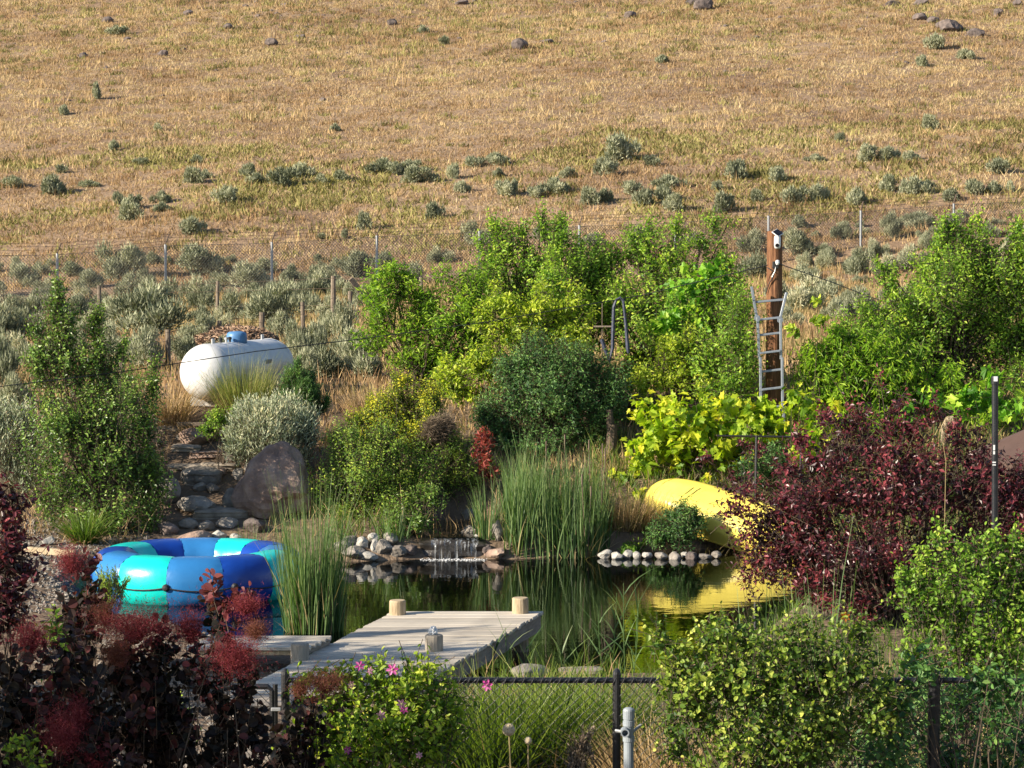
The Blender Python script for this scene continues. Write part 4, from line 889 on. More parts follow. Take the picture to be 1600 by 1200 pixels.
def cat_stand():
    rg = np.random.default_rng(42); g = np.array([.72, 44.1, .1]); t = empty('cattail_stand', g, 'wide dense stand of cattails along the far shore right of the waterfall', 'cattails'); n = 1100
    x = rg.uniform(W(788, 800, 44)[0], W(952, 800, 44)[0], n); y = np.maximum(rg.uniform(43.4, 44.9, n), np.where(x > .9, 43.4 + (x - .9) * .9, 0)); P = np.stack([x, y, terrain(x, y) - .04], 1)
    env = .95 + .1 * np.sin(x * 2.6 + .6) + .1 * np.sin(x * 7)
    m = MB(); blades(m, P, 1.02 * env * rg.normal(1, .17, n), .02, rg, .07, .1, 5); m.build('leaf_blades', M['cattail'], t, kind='stuff')
    m = MB(); k = 260; blades(m, P[:k], .55 * rg.uniform(.4, 1.3, k), .016, rg, .3, .5, 4); m.build('dry_blades', M['cattail_dry'], t, kind='stuff')
    for q in range(7):
        c = P[q * 11]; top = c + [rg.normal(0, .05), 0, 1.2 + rg.uniform(-.15, .2)]; m = MB(); tube(m, [c, top], .006, 4); tube(m, [top - [0, 0, .02], top + [0, 0, .13]], .013, 6); m.build('seed_spike', M['rustwire'], t)
cat_stand()
clump('cattail_clump', 'short cattails between the waterfall and the large cattail stand', 'cattails', Gd(762, 43.8), 90, .2, .95, .017, ('cattail', 'cattail_dry'), 43, .1, .12, 4, .8, dry=.12)
clump('cattail_clump', 'few thin cattail sprigs in front of the big boulder', 'cattails', Gd(388, 43.2), 26, .25, .42, .014, ('cattail', 'cattail_dry'), 44, .1, .12, 4, .6)
clump('cattail_clump', 'thin cattails in the shade left of the waterfall', 'cattails', Gd(613, 43.6), 46, .25, .55, .015, ('cattail', 'cattail_dry'), 45, .12, .15, 4, .6)
clump('tall_grass', 'tall green and straw ornamental grass in front of the propane tank', 'grass', Gd(381, 48.7), 1000, .36, 1.0, .012, ('greenstraw', 'drygrass'), 46, .28, .2, 4, dry=.35)
clump('tall_grass', 'dry straw coloured grass clump drooping left of the propane tank', 'grass', Gd(262, 48.5), 420, .3, .8, .012, ('drygrass', 'drygrass'), 47, .4, .5, 4)
clump('tall_grass', 'low dry arching grass below the propane tank by the timber edging', 'grass', Gd(318, 47.9), 200, .4, .4, .012, ('drygrass', 'drygrass'), 48, .6, .8, 4, .5)
clump('tall_grass', 'green arching daylily like clump at the foot of the tall shrub', 'grass', Gd(128, 42.9), 260, .18, .62, .02, ('greengrass', 'drygrass'), 49, .4, .6, 4, dry=.25)
clump('tall_grass', 'dry reddish grass patch between the cattail stand and the round green bush', 'grass', Gd(982, 44.4), 600, .42, .62, .011, ('drygrass', 'meadow'), 50, .3, .3, 4, .5, dry=.4)
clump('tall_grass', 'tan dry grass beside the dead brush under the left orchard tree', 'grass', Gd(590, 48.5), 420, .5, .75, .012, ('drygrass', 'drygrass'), 51, .3, .3, 3, .6)
clump('tall_grass', 'tall grass spikes below the raised end of the canoe', 'grass', Gd(1098, 43.9), 120, .35, .5, .01, ('meadow', 'drygrass'), 53, .3, .4, 4, .5, dry=.3)
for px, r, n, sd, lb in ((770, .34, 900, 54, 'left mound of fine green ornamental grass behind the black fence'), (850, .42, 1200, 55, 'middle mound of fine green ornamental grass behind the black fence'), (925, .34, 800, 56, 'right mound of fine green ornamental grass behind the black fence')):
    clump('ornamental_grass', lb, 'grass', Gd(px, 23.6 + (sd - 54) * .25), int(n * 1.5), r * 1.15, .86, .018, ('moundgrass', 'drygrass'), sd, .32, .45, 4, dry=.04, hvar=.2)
clump('iris_clump', 'upright bluish green iris blades in front of the plum shrub', 'iris', Gd(1282, 25), 46, .24, 1.75, .026, ('cattail', 'cattail'), 57, .08, .06, 4, .6)
clump('iris_clump', 'shorter iris blades at the left foot of the plum shrub', 'iris', Gd(1195, 25.5), 60, .3, 1.35, .022, ('cattail', 'cattail'), 58, .1, .1, 4, .6)
clump('tall_grass', 'dry grass under the bush right of the grey conduit pipe', 'grass', Gd(1050, 22.6), 800, .5, .75, .008, ('drygrass', 'meadow'), 59, .25, .4, 4, .6, dry=.4)
clump('tall_grass', 'dry grass stems in the dark gap at the lower right', 'grass', Gd(1520, 22.2), 160, .5, .8, .009, ('meadow', 'drygrass'), 60, .2, .3, 4, .6, dry=.3)

def reed(px, py, top, d, seed, label, nl=7, n=1):
    rg = np.random.default_rng(seed); g = Gd(px, d) if pond_sd(np.array([(px - CX) * d / F]), np.array([d]))[0] > 0 else OnZ(px, py, 0)
    t = empty('reed', g, label, 'reed'); m = MB(); ml = MB()
    for s in range(n):
        b = np.array(g) + [rg.normal(0, .06) * (n > 1), rg.normal(0, .06) * (n > 1), -.1]; h = (py - top) / ppm(g[1]) * rg.uniform(.75, 1.05); tip = b + [rg.normal(0, .05), 0, h + .1]
        tube(m, [b, (b + tip) / 2 + rg.normal(0, .01, 3), tip], [.006, .005, .003], 5)
        for q in range(nl):
            f = .12 + .85 * q / nl; p = b + (tip - b) * f; sg = 1 if q % 2 else -1; a = rg.uniform(-.5, .5)
            dr = np.array([[sg * math.cos(a), math.sin(a), 0]]); blades(ml, p[None], rg.uniform(.24, .42) , .02, rg, .5, .3, 4, dr)
    m.build('stalk', M['cattail'], t); ml.build('leaf_blades', M['cattail'], t); return t
reed(947, 1050, 930, 33.0, 61, 'tall leafy reed at the near pond edge left of its twin', 9, 2)
reed(985, 1052, 905, 32.8, 62, 'tallest leafy reed at the near pond edge', 10, 2)
reed(790, 1062, 960, 32.5, 63, 'leafy reed growing in front of the dock corner', 7)
reed(818, 1062, 985, 32.5, 64, 'short reed just right of the dock corner', 6)
reed(757, 1062, 1000, 32.3, 65, 'short reed under the right edge of the dock', 6)
reed(883, 1055, 1000, 32.7, 66, 'small reed beside the flat tan flagstone', 6)
reed(905, 1055, 1015, 32.7, 67, 'smallest reed between the flagstone and the tall reeds', 5)

# ================================================================== PLANTS
def plant(name, label, cat, d, basepx, lobes, mat, seed, group=None, woodmat='twig', basedz=0.0, base=None, part='foliage', **kw):
    rg = np.random.default_rng(seed); g = Gd(basepx, d) if base is None else np.asarray(base, float); g = g + [0, 0, basedz]
    t = empty(name, g, label, cat, group); lm, wm = crown(rg, lobes, d, g, **kw)
    r = kw.get('trunk_r', .04); top = W(lobes[0][0], lobes[0][1] + lobes[0][3] * .6, d)
    if kw.get('limb', True): tube(wm, [g - [0, 0, .1], g * .7 + top * .3 + [.03, 0, 0], g * .45 + top * .55], [r, r * .7, r * .4], 7, tint=.35)
    lm.build(part, M[mat], t, kind='stuff'); wm.build('branches', M[woodmat], t); return t
plant('orchard_tree', 'peach tree with narrow leaves, leftmost of the orchard trees behind the pond', 'tree', 50.2, 650, [(700, 500, 60, 60), (590, 465, 34, 55), (628, 450, 36, 36), (650, 545, 55, 45), (588, 525, 30, 42), (725, 450, 50, 40), (745, 540, 50, 60), (612, 420, 20, 18), (668, 460, 25, 35), (690, 560, 50, 40), (735, 490, 40, 50), (640, 500, 30, 40), (710, 600, 40, 30)], 'peach', 101, leaf=(.085, .3), cover=2.0, slen=.45, trunk_r=.08, up=.6, droop=.2)
plant('orchard_tree', 'tall apple tree with upright shoots at the centre of the orchard', 'tree', 51.2, 830, [(830, 480, 90, 55), (790, 380, 22, 40), (835, 400, 50, 50), (870, 375, 22, 40), (780, 440, 60, 50), (885, 440, 60, 60), (915, 500, 55, 45), (775, 345, 10, 28), (850, 345, 11, 28), (880, 350, 10, 30), (740, 470, 40, 40), (815, 350, 8, 20), (900, 400, 30, 30), (760, 410, 26, 40), (860, 430, 40, 40, -1), (850, 450, 110, 50, 1), (930, 470, 70, 50)], 'apple', 102, leaf=(.062, .5), cover=1.9, slen=.5, trunk_r=.1, up=.8)
plant('orchard_tree', 'apple tree with thin top sprigs behind the hanging hose and the vine', 'tree', 51.4, 1030, [(1040, 460, 70, 50), (1000, 380, 30, 42), (1015, 350, 9, 28), (1055, 350, 8, 28), (955, 440, 55, 45), (1110, 450, 50, 55), (1145, 500, 40, 50), (1000, 540, 60, 50), (1100, 375, 20, 14), (1130, 400, 36, 26), (1080, 560, 60, 60), (1150, 570, 40, 60), (960, 395, 30, 20), (1050, 410, 40, 30), (1150, 500, 36, 46, -3.2), (1140, 590, 50, 46, -3.3), (1100, 560, 44, 50, -3), (985, 460, 50, 40, -1), (1165, 540, 20, 40, -3.4), (1120, 345, 30, 10), (960, 480, 60, 40), (1060, 500, 100, 60, -1), (1120, 480, 60, 60, -2), (930, 410, 40, 40), (1040, 390, 50, 36)], 'apple', 103, leaf=(.062, .5), cover=1.8, slen=.5, trunk_r=.1, up=.7)
plant('lime_shrub', 'pale yellow green shrub glowing in the sun at the middle of the orchard', 'shrub', 48.8, 800, [(820, 515, 70, 45), (895, 505, 38, 28), (885, 555, 36, 30), (760, 560, 50, 45), (720, 600, 40, 36), (760, 495, 30, 24), (915, 535, 20, 30), (850, 470, 50, 30), (790, 470, 40, 30), (700, 580, 30, 26), (900, 455, 26, 20)], 'lime', 104, leaf=(.065, .5), cover=1.7, slen=.35, trunk_r=.06, droop=.3)
plant('lime_shrub', 'pale green sapling under the tall vine beside the ladder', 'shrub', 48.6, 1050, [(1040, 570, 50, 45), (1090, 600, 60, 36), (1010, 600, 30, 25), (1060, 530, 30, 25), (1120, 590, 36, 36), (1075, 570, 40, 40), (1160, 600, 24, 24)], 'lime', 105, leaf=(.06, .5), cover=1.6, slen=.3, trunk_r=.05, droop=.25)
plant('grape_vine', 'tall bright green grape vine climbing high left of the ladder', 'vine', 49.6, 1080, [(1085, 445, 45, 45), (1110, 420, 28, 26), (1050, 490, 36, 36), (1095, 510, 32, 36), (1060, 540, 30, 30)], 'greengrape', 106, leaf=(.11, 1.0), cover=1.5, slen=.5, shape='grape', trunk_r=.03, lps=6)
plant('fine_leaf_shrub', 'dark bluish green fine leaved bush behind the tall cattail stand', 'bush', 47.6, 850, [(850, 600, 85, 65), (795, 640, 50, 55), (905, 640, 55, 60), (850, 690, 90, 45), (925, 590, 28, 55), (780, 690, 30, 40), (945, 655, 30, 46), (962, 610, 26, 50), (935, 700, 36, 40), (870, 735, 66, 30), (800, 725, 44, 30), (760, 650, 24, 40), (855, 555, 60, 40), (900, 575, 50, 40), (815, 575, 40, 40)], 'deep', 107, leaf=(.05, .42), cover=2.3, slen=.3, trunk_r=.06, clusters=14)
plant('fine_leaf_shrub', 'deep green shaded bush left of the bare pale trunk', 'bush', 49.0, 960, [(965, 620, 50, 70), (1000, 660, 40, 50), (940, 680, 40, 50), (1150, 640, 60, 30), (1195, 712, 44, 18, -3.3), (1180, 735, 50, 24, -3.3), (1240, 730, 36, 22, -3.3), (1160, 715, 40, 22, -2.5)], 'deep', 108, leaf=(.06, .5), cover=1.6, slen=.3, trunk_r=.05)
plant('grape_vine', 'sprawling yellow green grape vine covering the bank above the yellow canoe', 'vine', 46.3, 1090, [(1090, 650, 75, 36), (1030, 665, 48, 32), (1150, 660, 56, 32), (1075, 705, 75, 34), (1010, 725, 34, 12), (985, 735, 22, 9), (1130, 705, 60, 26), (1195, 665, 38, 22), (1010, 640, 26, 20), (1135, 625, 28, 16), (1060, 630, 26, 16), (968, 748, 10, 8), (1100, 740, 40, 16), (1040, 690, 50, 30), (1110, 670, 60, 36), (1170, 640, 40, 22), (1005, 690, 26, 24), (1070, 740, 30, 14), (1195, 650, 36, 26), (1215, 668, 26, 18), (1165, 680, 46, 20)], 'grape', 109, leaf=(.125, 1.0), cover=1.7, slen=.4, shape='grape', trunk_r=.035, lps=6, droop=.35, clusters=9)
plant('grape_vine', 'few yellow vine leaves left of the raised end of the canoe', 'vine', 45.6, 1000, [(1000, 772, 14, 8), (1008, 780, 10, 5)], 'grape', 110, leaf=(.1, 1.0), cover=1.4, slen=.15, shape='grape', trunk_r=.02, lps=5)
plant('orchard_tree', 'large apple tree with tall pointed shoots at the right edge behind the plum', 'tree', 50.0, 1480, [(1480, 500, 90, 60), (1475, 365, 16, 42), (1500, 405, 40, 46), (1585, 370, 16, 42), (1560, 430, 50, 46), (1440, 470, 55, 46), (1395, 445, 20, 26), (1380, 410, 12, 22), (1590, 500, 40, 70), (1440, 560, 90, 55), (1550, 580, 70, 60), (1530, 345, 8, 20), (1490, 345, 7, 24), (1350, 510, 45, 36), (1625, 470, 30, 90), (1520, 460, 60, 50), (1570, 520, 60, 60), (1450, 410, 26, 40), (1535, 390, 30, 30), (1480, 345, 9, 26), (1510, 360, 10, 26), (1592, 345, 9, 26), (1465, 390, 14, 30), (1605, 400, 20, 50), (1410, 500, 50, 40), (1475, 440, 40, 40, -1), (1420, 520, 70, 60), (1370, 490, 30, 30), (1500, 430, 70, 50, 1), (1580, 450, 50, 70)], 'apple', 111, leaf=(.062, .5), cover=2.0, slen=.5, trunk_r=.1, up=.7)
plant('orchard_tree', 'peach tree with drooping narrow leaves just right of the ladder', 'tree', 48.2, 1330, [(1330, 580, 80, 50), (1290, 610, 50, 60), (1350, 640, 70, 45), (1410, 610, 60, 50), (1270, 650, 36, 40), (1300, 545, 40, 30), (1390, 550, 50, 40), (1480, 620, 60, 50), (1560, 630, 50, 45), (1290, 560, 40, 40), (1270, 590, 30, 40), (1380, 600, 60, 50), (1330, 530, 50, 40), (1262, 560, 18, 30), (1258, 640, 26, 40)], 'peach', 112, leaf=(.1, .25), cover=2.0, slen=.45, trunk_r=.08, droop=.55, up=.3)
plant('grape_vine', 'bright yellow grape vine hanging right of the foot of the ladder', 'vine', 44.9, 1270, [(1268, 665, 30, 30), (1258, 695, 16, 34), (1290, 640, 22, 20), (1240, 610, 8, 10), (1300, 665, 20, 16), (1255, 640, 18, 26), (1265, 715, 16, 20)], 'grape', 113, leaf=(.12, 1.0), cover=1.6, slen=.35, shape='grape', trunk_r=.025, lps=6, droop=.5)
plant('grape_vine', 'green grape vine behind the tall black pipe at the right edge', 'vine', 43.5, 1540, [(1540, 615, 34, 30), (1510, 635, 26, 26), (1565, 640, 36, 32), (1420, 650, 24, 16), (1548, 575, 14, 18), (1455, 615, 14, 26)], 'greengrape', 114, leaf=(.12, 1.0), cover=1.5, slen=.35, shape='grape', trunk_r=.025, lps=6, droop=.4)
plant('grape_sprout', 'slim yellow green sprout standing alone right of the pole', 'sprout', 47.8, 1283, [(1275, 495, 14, 12), (1278, 470, 7, 8), (1240, 515, 12, 8)], 'lime', 115, leaf=(.09, .8), cover=1.6, slen=.2, shape='oval', trunk_r=.015, lps=5)
plant('golden_shrub', 'golden yellow tipped barberry like shrub left of the centre bank', 'shrub', 46.8, 630, [(635, 650, 60, 36), (640, 615, 40, 30), (600, 640, 36, 28), (668, 620, 26, 26), (590, 670, 40, 30), (625, 590, 18, 14), (660, 690, 40, 30), (680, 640, 26, 40), (575, 650, 30, 34)], 'golden', 116, leaf=(.038, .55), cover=2.2, slen=.3, trunk_r=.04, up=.8, clusters=9, tipy=.7)
plant('willow_shrub', 'loose green shrub covering the bank left of the waterfall', 'shrub', 45.3, 580, [(570, 730, 75, 50), (520, 760, 46, 55), (625, 760, 65, 50), (540, 690, 44, 36), (600, 690, 40, 30), (590, 800, 70, 40), (650, 720, 36, 40)], 'willow', 117, leaf=(.045, .45), cover=1.7, slen=.35, trunk_r=.04, up=.7, clusters=9)
plant('willow_shrub', 'small bright leaved shrub overhanging the left side of the waterfall', 'shrub', 44.0, 645, [(655, 800, 40, 36), (630, 825, 36, 26), (670, 780, 26, 22)], 'privet', 118, leaf=(.05, .5), cover=1.8, slen=.28, trunk_r=.03)
plant('willow_shrub', 'wispy green willow stems above the little brook', 'shrub', 46.4, 725, [(720, 715, 40, 36), (705, 690, 30, 26), (745, 740, 26, 26), (700, 755, 36, 24), (770, 745, 30, 30)], 'willow', 119, leaf=(.05, .3), cover=1.5, slen=.4, trunk_r=.03, up=1.0)
plant('red_shrub', 'small plant with red autumn leaves on the bank left of the dark bush', 'plant', 45.9, 765, [(762, 680, 18, 20), (755, 705, 16, 18), (760, 735, 16, 14)], 'red', 120, leaf=(.07, .4), cover=1.5, slen=.25, trunk_r=.02)
plant('dead_brush', 'ball of grey brown dead twigs on the bank left of the red plant', 'brush', 46.3, 686, [(686, 674, 30, 22), (692, 664, 18, 16)], 'deadtwig', 121, leaf=(.13, .05), cover=3.2, slen=.25, trunk_r=.02, woodmat='twig', droop=.1)
plant('tall_shrub', 'tall dark green shrub with upright spires at the left beside the stone steps', 'shrub', 44.0, 150, [(120, 700, 90, 60), (90, 485, 20, 46), (78, 560, 36, 46), (122, 560, 44, 46), (150, 505, 12, 34), (162, 560, 26, 46), (58, 505, 14, 16), (100, 635, 66, 56), (170, 640, 56, 56), (240, 580, 9, 34), (205, 710, 56, 56), (80, 770, 40, 36), (170, 790, 80, 46), (240, 770, 36, 56), (225, 640, 20, 36), (88, 450, 10, 26), (86, 475, 15, 34), (100, 520, 24, 40), (64, 540, 14, 30), (150, 525, 13, 36), (155, 490, 8, 20), (235, 600, 11, 30), (60, 570, 14, 40), (190, 545, 10, 30), (170, 690, 70, 60, 1.6), (205, 660, 50, 60, 2.8), (150, 640, 60, 60, 3.6), (235, 740, 36, 46, .6), (225, 700, 36, 50, 1.6), (190, 600, 40, 50, 3)], 'privet', 122, leaf=(.052, .55), cover=1.7, slen=.42, trunk_r=.05, up=1.0, clusters=9)
plant('purple_twig_shrub', 'sparse grey purple twiggy shrub between the tall shrub and the steps', 'shrub', 45.2, 232, [(228, 665, 30, 26), (245, 690, 24, 20), (210, 690, 26, 24)], 'deadtwig', 123, leaf=(.05, .35), cover=1.0, slen=.3, trunk_r=.03)
plant('silver_bush', 'big silvery rabbitbrush with cream flower heads above the boulder', 'bush', 46.4, 425, [(425, 670, 66, 46), (375, 680, 30, 40), (480, 665, 26, 32), (430, 640, 50, 26), (395, 645, 30, 24), (440, 705, 50, 28)], 'silver', 124, leaf=(.06, .2), cover=2.6, slen=.3, trunk_r=.04, up=1.1, droop=0, angle=(12, 40), clusters=14, tipy=.6)
plant('silver_bush', 'large pale grey sagebrush at the left edge beside the tall shrub', 'bush', 45.6, 15, [(10, 690, 60, 60), (40, 660, 30, 36), (-20, 650, 40, 50), (35, 730, 36, 36)], 'silver', 125, leaf=(.06, .2), cover=2.2, slen=.3, trunk_r=.04, up=1.1, droop=0, angle=(12, 40), clusters=14, tipy=.3)
plant('mugo_pine', 'small dark green pine with upright candles right of the propane tank', 'pine', 47.6, 468, [(468, 610, 26, 26), (448, 590, 9, 22), (467, 580, 7, 18), (488, 600, 10, 24), (500, 625, 16, 20), (440, 615, 14, 18)], 'deep', 126, leaf=(.06, .14), cover=4.0, slen=.22, trunk_r=.04, up=1.4, angle=(20, 55), droop=0, lps=14)
plant('low_green_bush', 'low bright green bush at the right edge of the sandy path below the tall grass', 'bush', 46.7, 345, [(345, 655, 28, 16), (325, 668, 18, 12), (370, 640, 18, 14)], 'bright', 127, leaf=(.045, .5), cover=2.2, slen=.2, trunk_r=.02)
plant('round_bush', 'round dark green bush at the water edge in front of the canoe', 'bush', 43.95, 1058, [(1058, 825, 44, 30), (1035, 835, 24, 24), (1080, 815, 30, 26), (1062, 800, 30, 20)], 'deep', 128, leaf=(.045, .4), cover=2.6, slen=.2, trunk_r=.03, clusters=10)
plant('low_green_bush', 'small leafy green plant between the pale shore stones and the dry grass', 'plant', 43.9, 990, [(985, 855, 26, 7), (1000, 852, 14, 6)], 'bright', 129, leaf=(.07, .35), cover=1.6, slen=.15, trunk_r=.01, shape='oval')
plant('purple_leaf_plum', 'large dark red purple leaf plum shrub in front of the yellow canoe', 'shrub', 35.0, 1390, [(1360, 760, 120, 70), (1350, 700, 90, 46), (1250, 780, 90, 60), (1450, 750, 110, 80), (1550, 770, 70, 80), (1370, 850, 140, 56), (1210, 830, 70, 40), (1260, 890, 84, 34), (1160, 765, 26, 14), (1185, 840, 36, 22), (1430, 900, 90, 40), (1320, 660, 40, 20), (1420, 665, 40, 22), (1280, 720, 40, 24), (1610, 800, 40, 90), (1220, 735, 26, 16), (1195, 895, 46, 16), (1310, 920, 80, 30), (1390, 950, 80, 30), (1230, 850, 60, 40), (1480, 840, 90, 60), (1290, 645, 12, 26), (1375, 600, 5, 22), (1250, 690, 14, 26), (1145, 790, 20, 14), (1205, 800, 50, 40), (1215, 870, 50, 30), (1265, 840, 60, 50), (1340, 635, 12, 22), (1460, 640, 14, 26), (1500, 680, 30, 30), (1405, 630, 10, 26), (1580, 745, 40, 40), (1590, 830, 50, 70), (1540, 720, 40, 30)], 'plum', 130, leaf=(.062, .5), cover=1.5, slen=.45, trunk_r=.05, spread=.2, clusters=8, tipy=.5)
plant('purple_leaf_plum', 'thin dark red stems with sparse leaves under the grape vine by the canoe', 'shrub', 45.0, 1180, [(1105, 715, 14, 10), (1180, 700, 26, 14), (1150, 745, 16, 10), (1100, 820, 18, 10)], 'plum', 131, leaf=(.06, .5), cover=1.2, slen=.3, trunk_r=.02)
plant('leafy_bush', 'bright green leafy bush at the right edge before the plum shrub', 'bush', 24.2, 1500, [(1510, 930, 90, 70), (1450, 900, 50, 50), (1560, 880, 50, 50), (1500, 860, 40, 30), (1580, 960, 50, 80), (1440, 960, 50, 50), (1530, 1000, 70, 40), (1470, 830, 16, 22), (1545, 840, 14, 24), (1590, 840, 20, 30), (1415, 905, 18, 22), (1500, 1040, 80, 40), (1570, 1030, 50, 40), (1430, 1010, 40, 36), (1600, 900, 30, 60)], 'bright', 132, leaf=(.042, .65), cover=1.6, slen=.3, trunk_r=.03, up=.9, clusters=8, shape='oval')
plant('leafy_bush', 'broad bush with round green and yellowish leaves right of the grey conduit', 'bush', 20.15, 1190, [(1180, 1060, 110, 70), (1110, 1040, 70, 60), (1250, 1060, 90, 70), (1170, 990, 80, 36), (1250, 1000, 70, 40), (1080, 1100, 60, 60), (1180, 1140, 110, 60), (1320, 1050, 60, 60), (1290, 1140, 80, 60), (1120, 985, 40, 26), (1330, 985, 40, 30), (1050, 1060, 30, 40), (1370, 1090, 40, 70), (1060, 1150, 40, 50, .8), (1130, 1190, 80, 30), (1250, 1185, 80, 40), (1040, 1000, 30, 24)], 'ninebark', 133, leaf=(.036, .8), cover=1.7, slen=.28, trunk_r=.03, clusters=8, shape='oval', droop=.2)
plant('leafy_bush', 'dark shaded bush at the lower right corner below the bright leafy bush', 'bush', 20.3, 1540, [(1410, 1080, 36, 56), (1530, 1065, 44, 36), (1590, 1080, 40, 50), (1400, 1150, 36, 50), (1450, 1040, 50, 24), (1560, 1120, 30, 30), (1500, 1110, 60, 60, 2), (1420, 1120, 60, 70, 2), (1580, 1140, 40, 60, 2), (1350, 1160, 50, 40, 1.5), (1480, 1170, 70, 50, 1), (1550, 1180, 60, 40, .6), (1600, 1150, 40, 70, 1), (1390, 1180, 50, 40, .5), (1440, 1090, 60, 50, 3)], 'deep', 134, leaf=(.05, .6), cover=1.4, slen=.3, trunk_r=.03, shape='oval')

# ------------------------------------------------------------------ clematis with flowers
cl = plant('clematis_bush', 'clematis covered bush with magenta flowers right of the black gate post', 'bush', 20.3, 590, [(590, 1120, 100, 70), (520, 1090, 60, 46), (650, 1110, 70, 60), (600, 1060, 70, 30), (500, 1150, 60, 50), (690, 1160, 50, 50), (600, 1180, 110, 40), (540, 1050, 30, 16), (640, 1050, 30, 16), (480, 1060, 20, 14), (700, 1100, 36, 46), (660, 1050, 34, 18), (560, 1160, 80, 50)], 'clematis', 140, leaf=(.042, .6), cover=1.8, slen=.25, trunk_r=.025, clusters=9, shape='oval', droop=.3)
def flower(parent, px, py, d, r, mat, rg):
    c = W(px, py, d); m = MB(); nrmv = nrm(np.array([rg.normal(0, .4), -1, rg.uniform(.0, .6)])); a1 = nrm(np.cross(nrmv, [0, 0, 1.])); a2 = np.cross(nrmv, a1)
    th = np.arange(6) / 6 * 2 * math.pi + rg.uniform(0, 1); D_ = np.cos(th)[:, None] * a1 + np.sin(th)[:, None] * a2 + nrmv * .25 * rg.uniform(-.4, 1)
    leaves(m, np.repeat(c[None], 6, 0) + D_ * r * .1, D_, np.repeat(nrmv[None], 6, 0), r, .55, 'oval', .15, .1, rg.uniform(.2, .9, 6)); f = m.build('flower', M[mat], parent)
    m = MB(); v, q = ico(1); m.add(v * r * .16 + c + nrmv * r * .12, q, .8); m.build('flower_centre', M['seed'], f)
rg = np.random.default_rng(77)
for px, py, r, mt in ((562, 1040, .07, 'magenta'), (613, 1046, .085, 'magenta'), (578, 1048, .06, 'pink'), (549, 1070, .055, 'pink'), (627, 1100, .07, 'pink'), (631, 1109, .06, 'magenta'), (595, 1118, .07, 'pink'), (543, 1172, .06, 'magenta'), (655, 1180, .05, 'pink')):
    flower(cl, px, py, 19.95, r * .5, mt, rg)
cl2 = empty('clematis_sprig', W(761, 1090, 20.8), 'single magenta flower on a sprig against the black fence rail', 'flower')
m = MB(); tube(m, [W(748, 1120, 20.85), W(755, 1090, 20.8), W(761, 1075, 20.75)], .004, 4); m.build('stem', M['clematis'], cl2); flower(cl2, 761, 1071, 20.7, .042, 'magenta', rg)

# ------------------------------------------------------------------ smoke bushes
def plume(parent, px, py, rx, ry, d, rg, mat='plume'):
    k = ppm(d); c = W(px, py, d); R = np.array([rx, (rx + ry) / 2, ry]) / k; m = MB(); nst = int(28 + rx * ry * .03)
    for _ in range(1):
        u = rand_unit(rg, nst); u[:, 2] = np.abs(u[:, 2]) * 1.0 - .25; e = c + u * R * rg.uniform(.5, .9, (nst, 1)); b = np.repeat(c[None] - [[0, 0, R[2] * .7]], nst, 0)
        prisms(m, b, e, .0012, .0007, .2)
        n = int(rx * ry * 3.2) + 700; q = rg.integers(0, nst, n); f = rg.uniform(.3, 1.1, n)[:, None]
        p = b[q] + (e[q] - b[q]) * f + rg.normal(0, .3, (n, 3)) * np.exp(rg.normal(0, .35, (n, 1))) * R; dr = rand_unit(rg, n) + (e[q] - b[q]) / np.linalg.norm(R) * .5 + [0, 0, .3]; Ln = rg.uniform(.012, .03, n)
        s_ = nrm(np.cross(dr, rand_unit(rg, n))) * .0016; V = np.stack([p - s_, p + s_, p + nrm(dr) * Ln[:, None]], 1)
        m.add(V, (np.arange(n) * 3)[:, None] + np.array([[0, 1, 2]]), np.repeat(np.clip(rg.normal(.5, .2, n) + u[q, 2] * .25, 0, 1), 3))
    return m.build('plume', M[mat], parent)
def smoke(label, d, basepx, lobes, plumes, seed, tips=()):
    t = plant('smoke_bush', label, 'bush', d, basepx, lobes, 'smoke', seed, leaf=(.055, .85), cover=1.55, slen=.3, trunk_r=.03, up=1.1, clusters=7, shape='round', lps=8, droop=.1, spread=.22)
    rg = np.random.default_rng(seed + 500)
    for p in plumes: plume(t, p[0], p[1], p[2], p[3], d - .15 + rg.uniform(-.1, .1), rg, p[4] if len(p) > 4 else 'plume')
    if tips:
        lm, wm = crown(rg, list(tips), d - .1, Gd(basepx, d), leaf=(.05, .7), cover=1.7, slen=.2, up=1.2, shape='round', lps=7, limb=False); lm.build('red_tip_leaves', M['smoketip'], t, kind='stuff'); wm.build('tip_twigs', M['twig'], t)
    return t
smoke('dark leaved smoke bush with the widest red plume, in front of the ring', 18.8, 250, [(230, 1040, 70, 55), (280, 1080, 60, 60), (200, 1110, 70, 80), (250, 1160, 70, 60), (300, 1020, 40, 30), (180, 1040, 40, 40), (240, 1000, 60, 24), (300, 1150, 60, 50), (150, 1120, 60, 60), (215, 1060, 60, 40)], [(215, 972, 68, 40), (295, 978, 26, 36), (165, 960, 22, 26, 'plume_brown'), (180, 1020, 24, 24, 'plume_brown')], 150)
smoke('smoke bush with leafy red tip and round red plume left of the gate', 18.4, 355, [(350, 1090, 42, 60), (375, 1130, 34, 70), (330, 1160, 60, 50), (345, 960, 30, 30), (350, 1000, 22, 30), (385, 1050, 26, 20), (330, 1060, 30, 26), (400, 1160, 16, 46)], [(366, 1020, 44, 40), (385, 945, 30, 22), (400, 985, 24, 20, 'plume_brown')], 151, [(330, 905, 11, 18), (350, 925, 22, 12), (375, 930, 16, 10)])
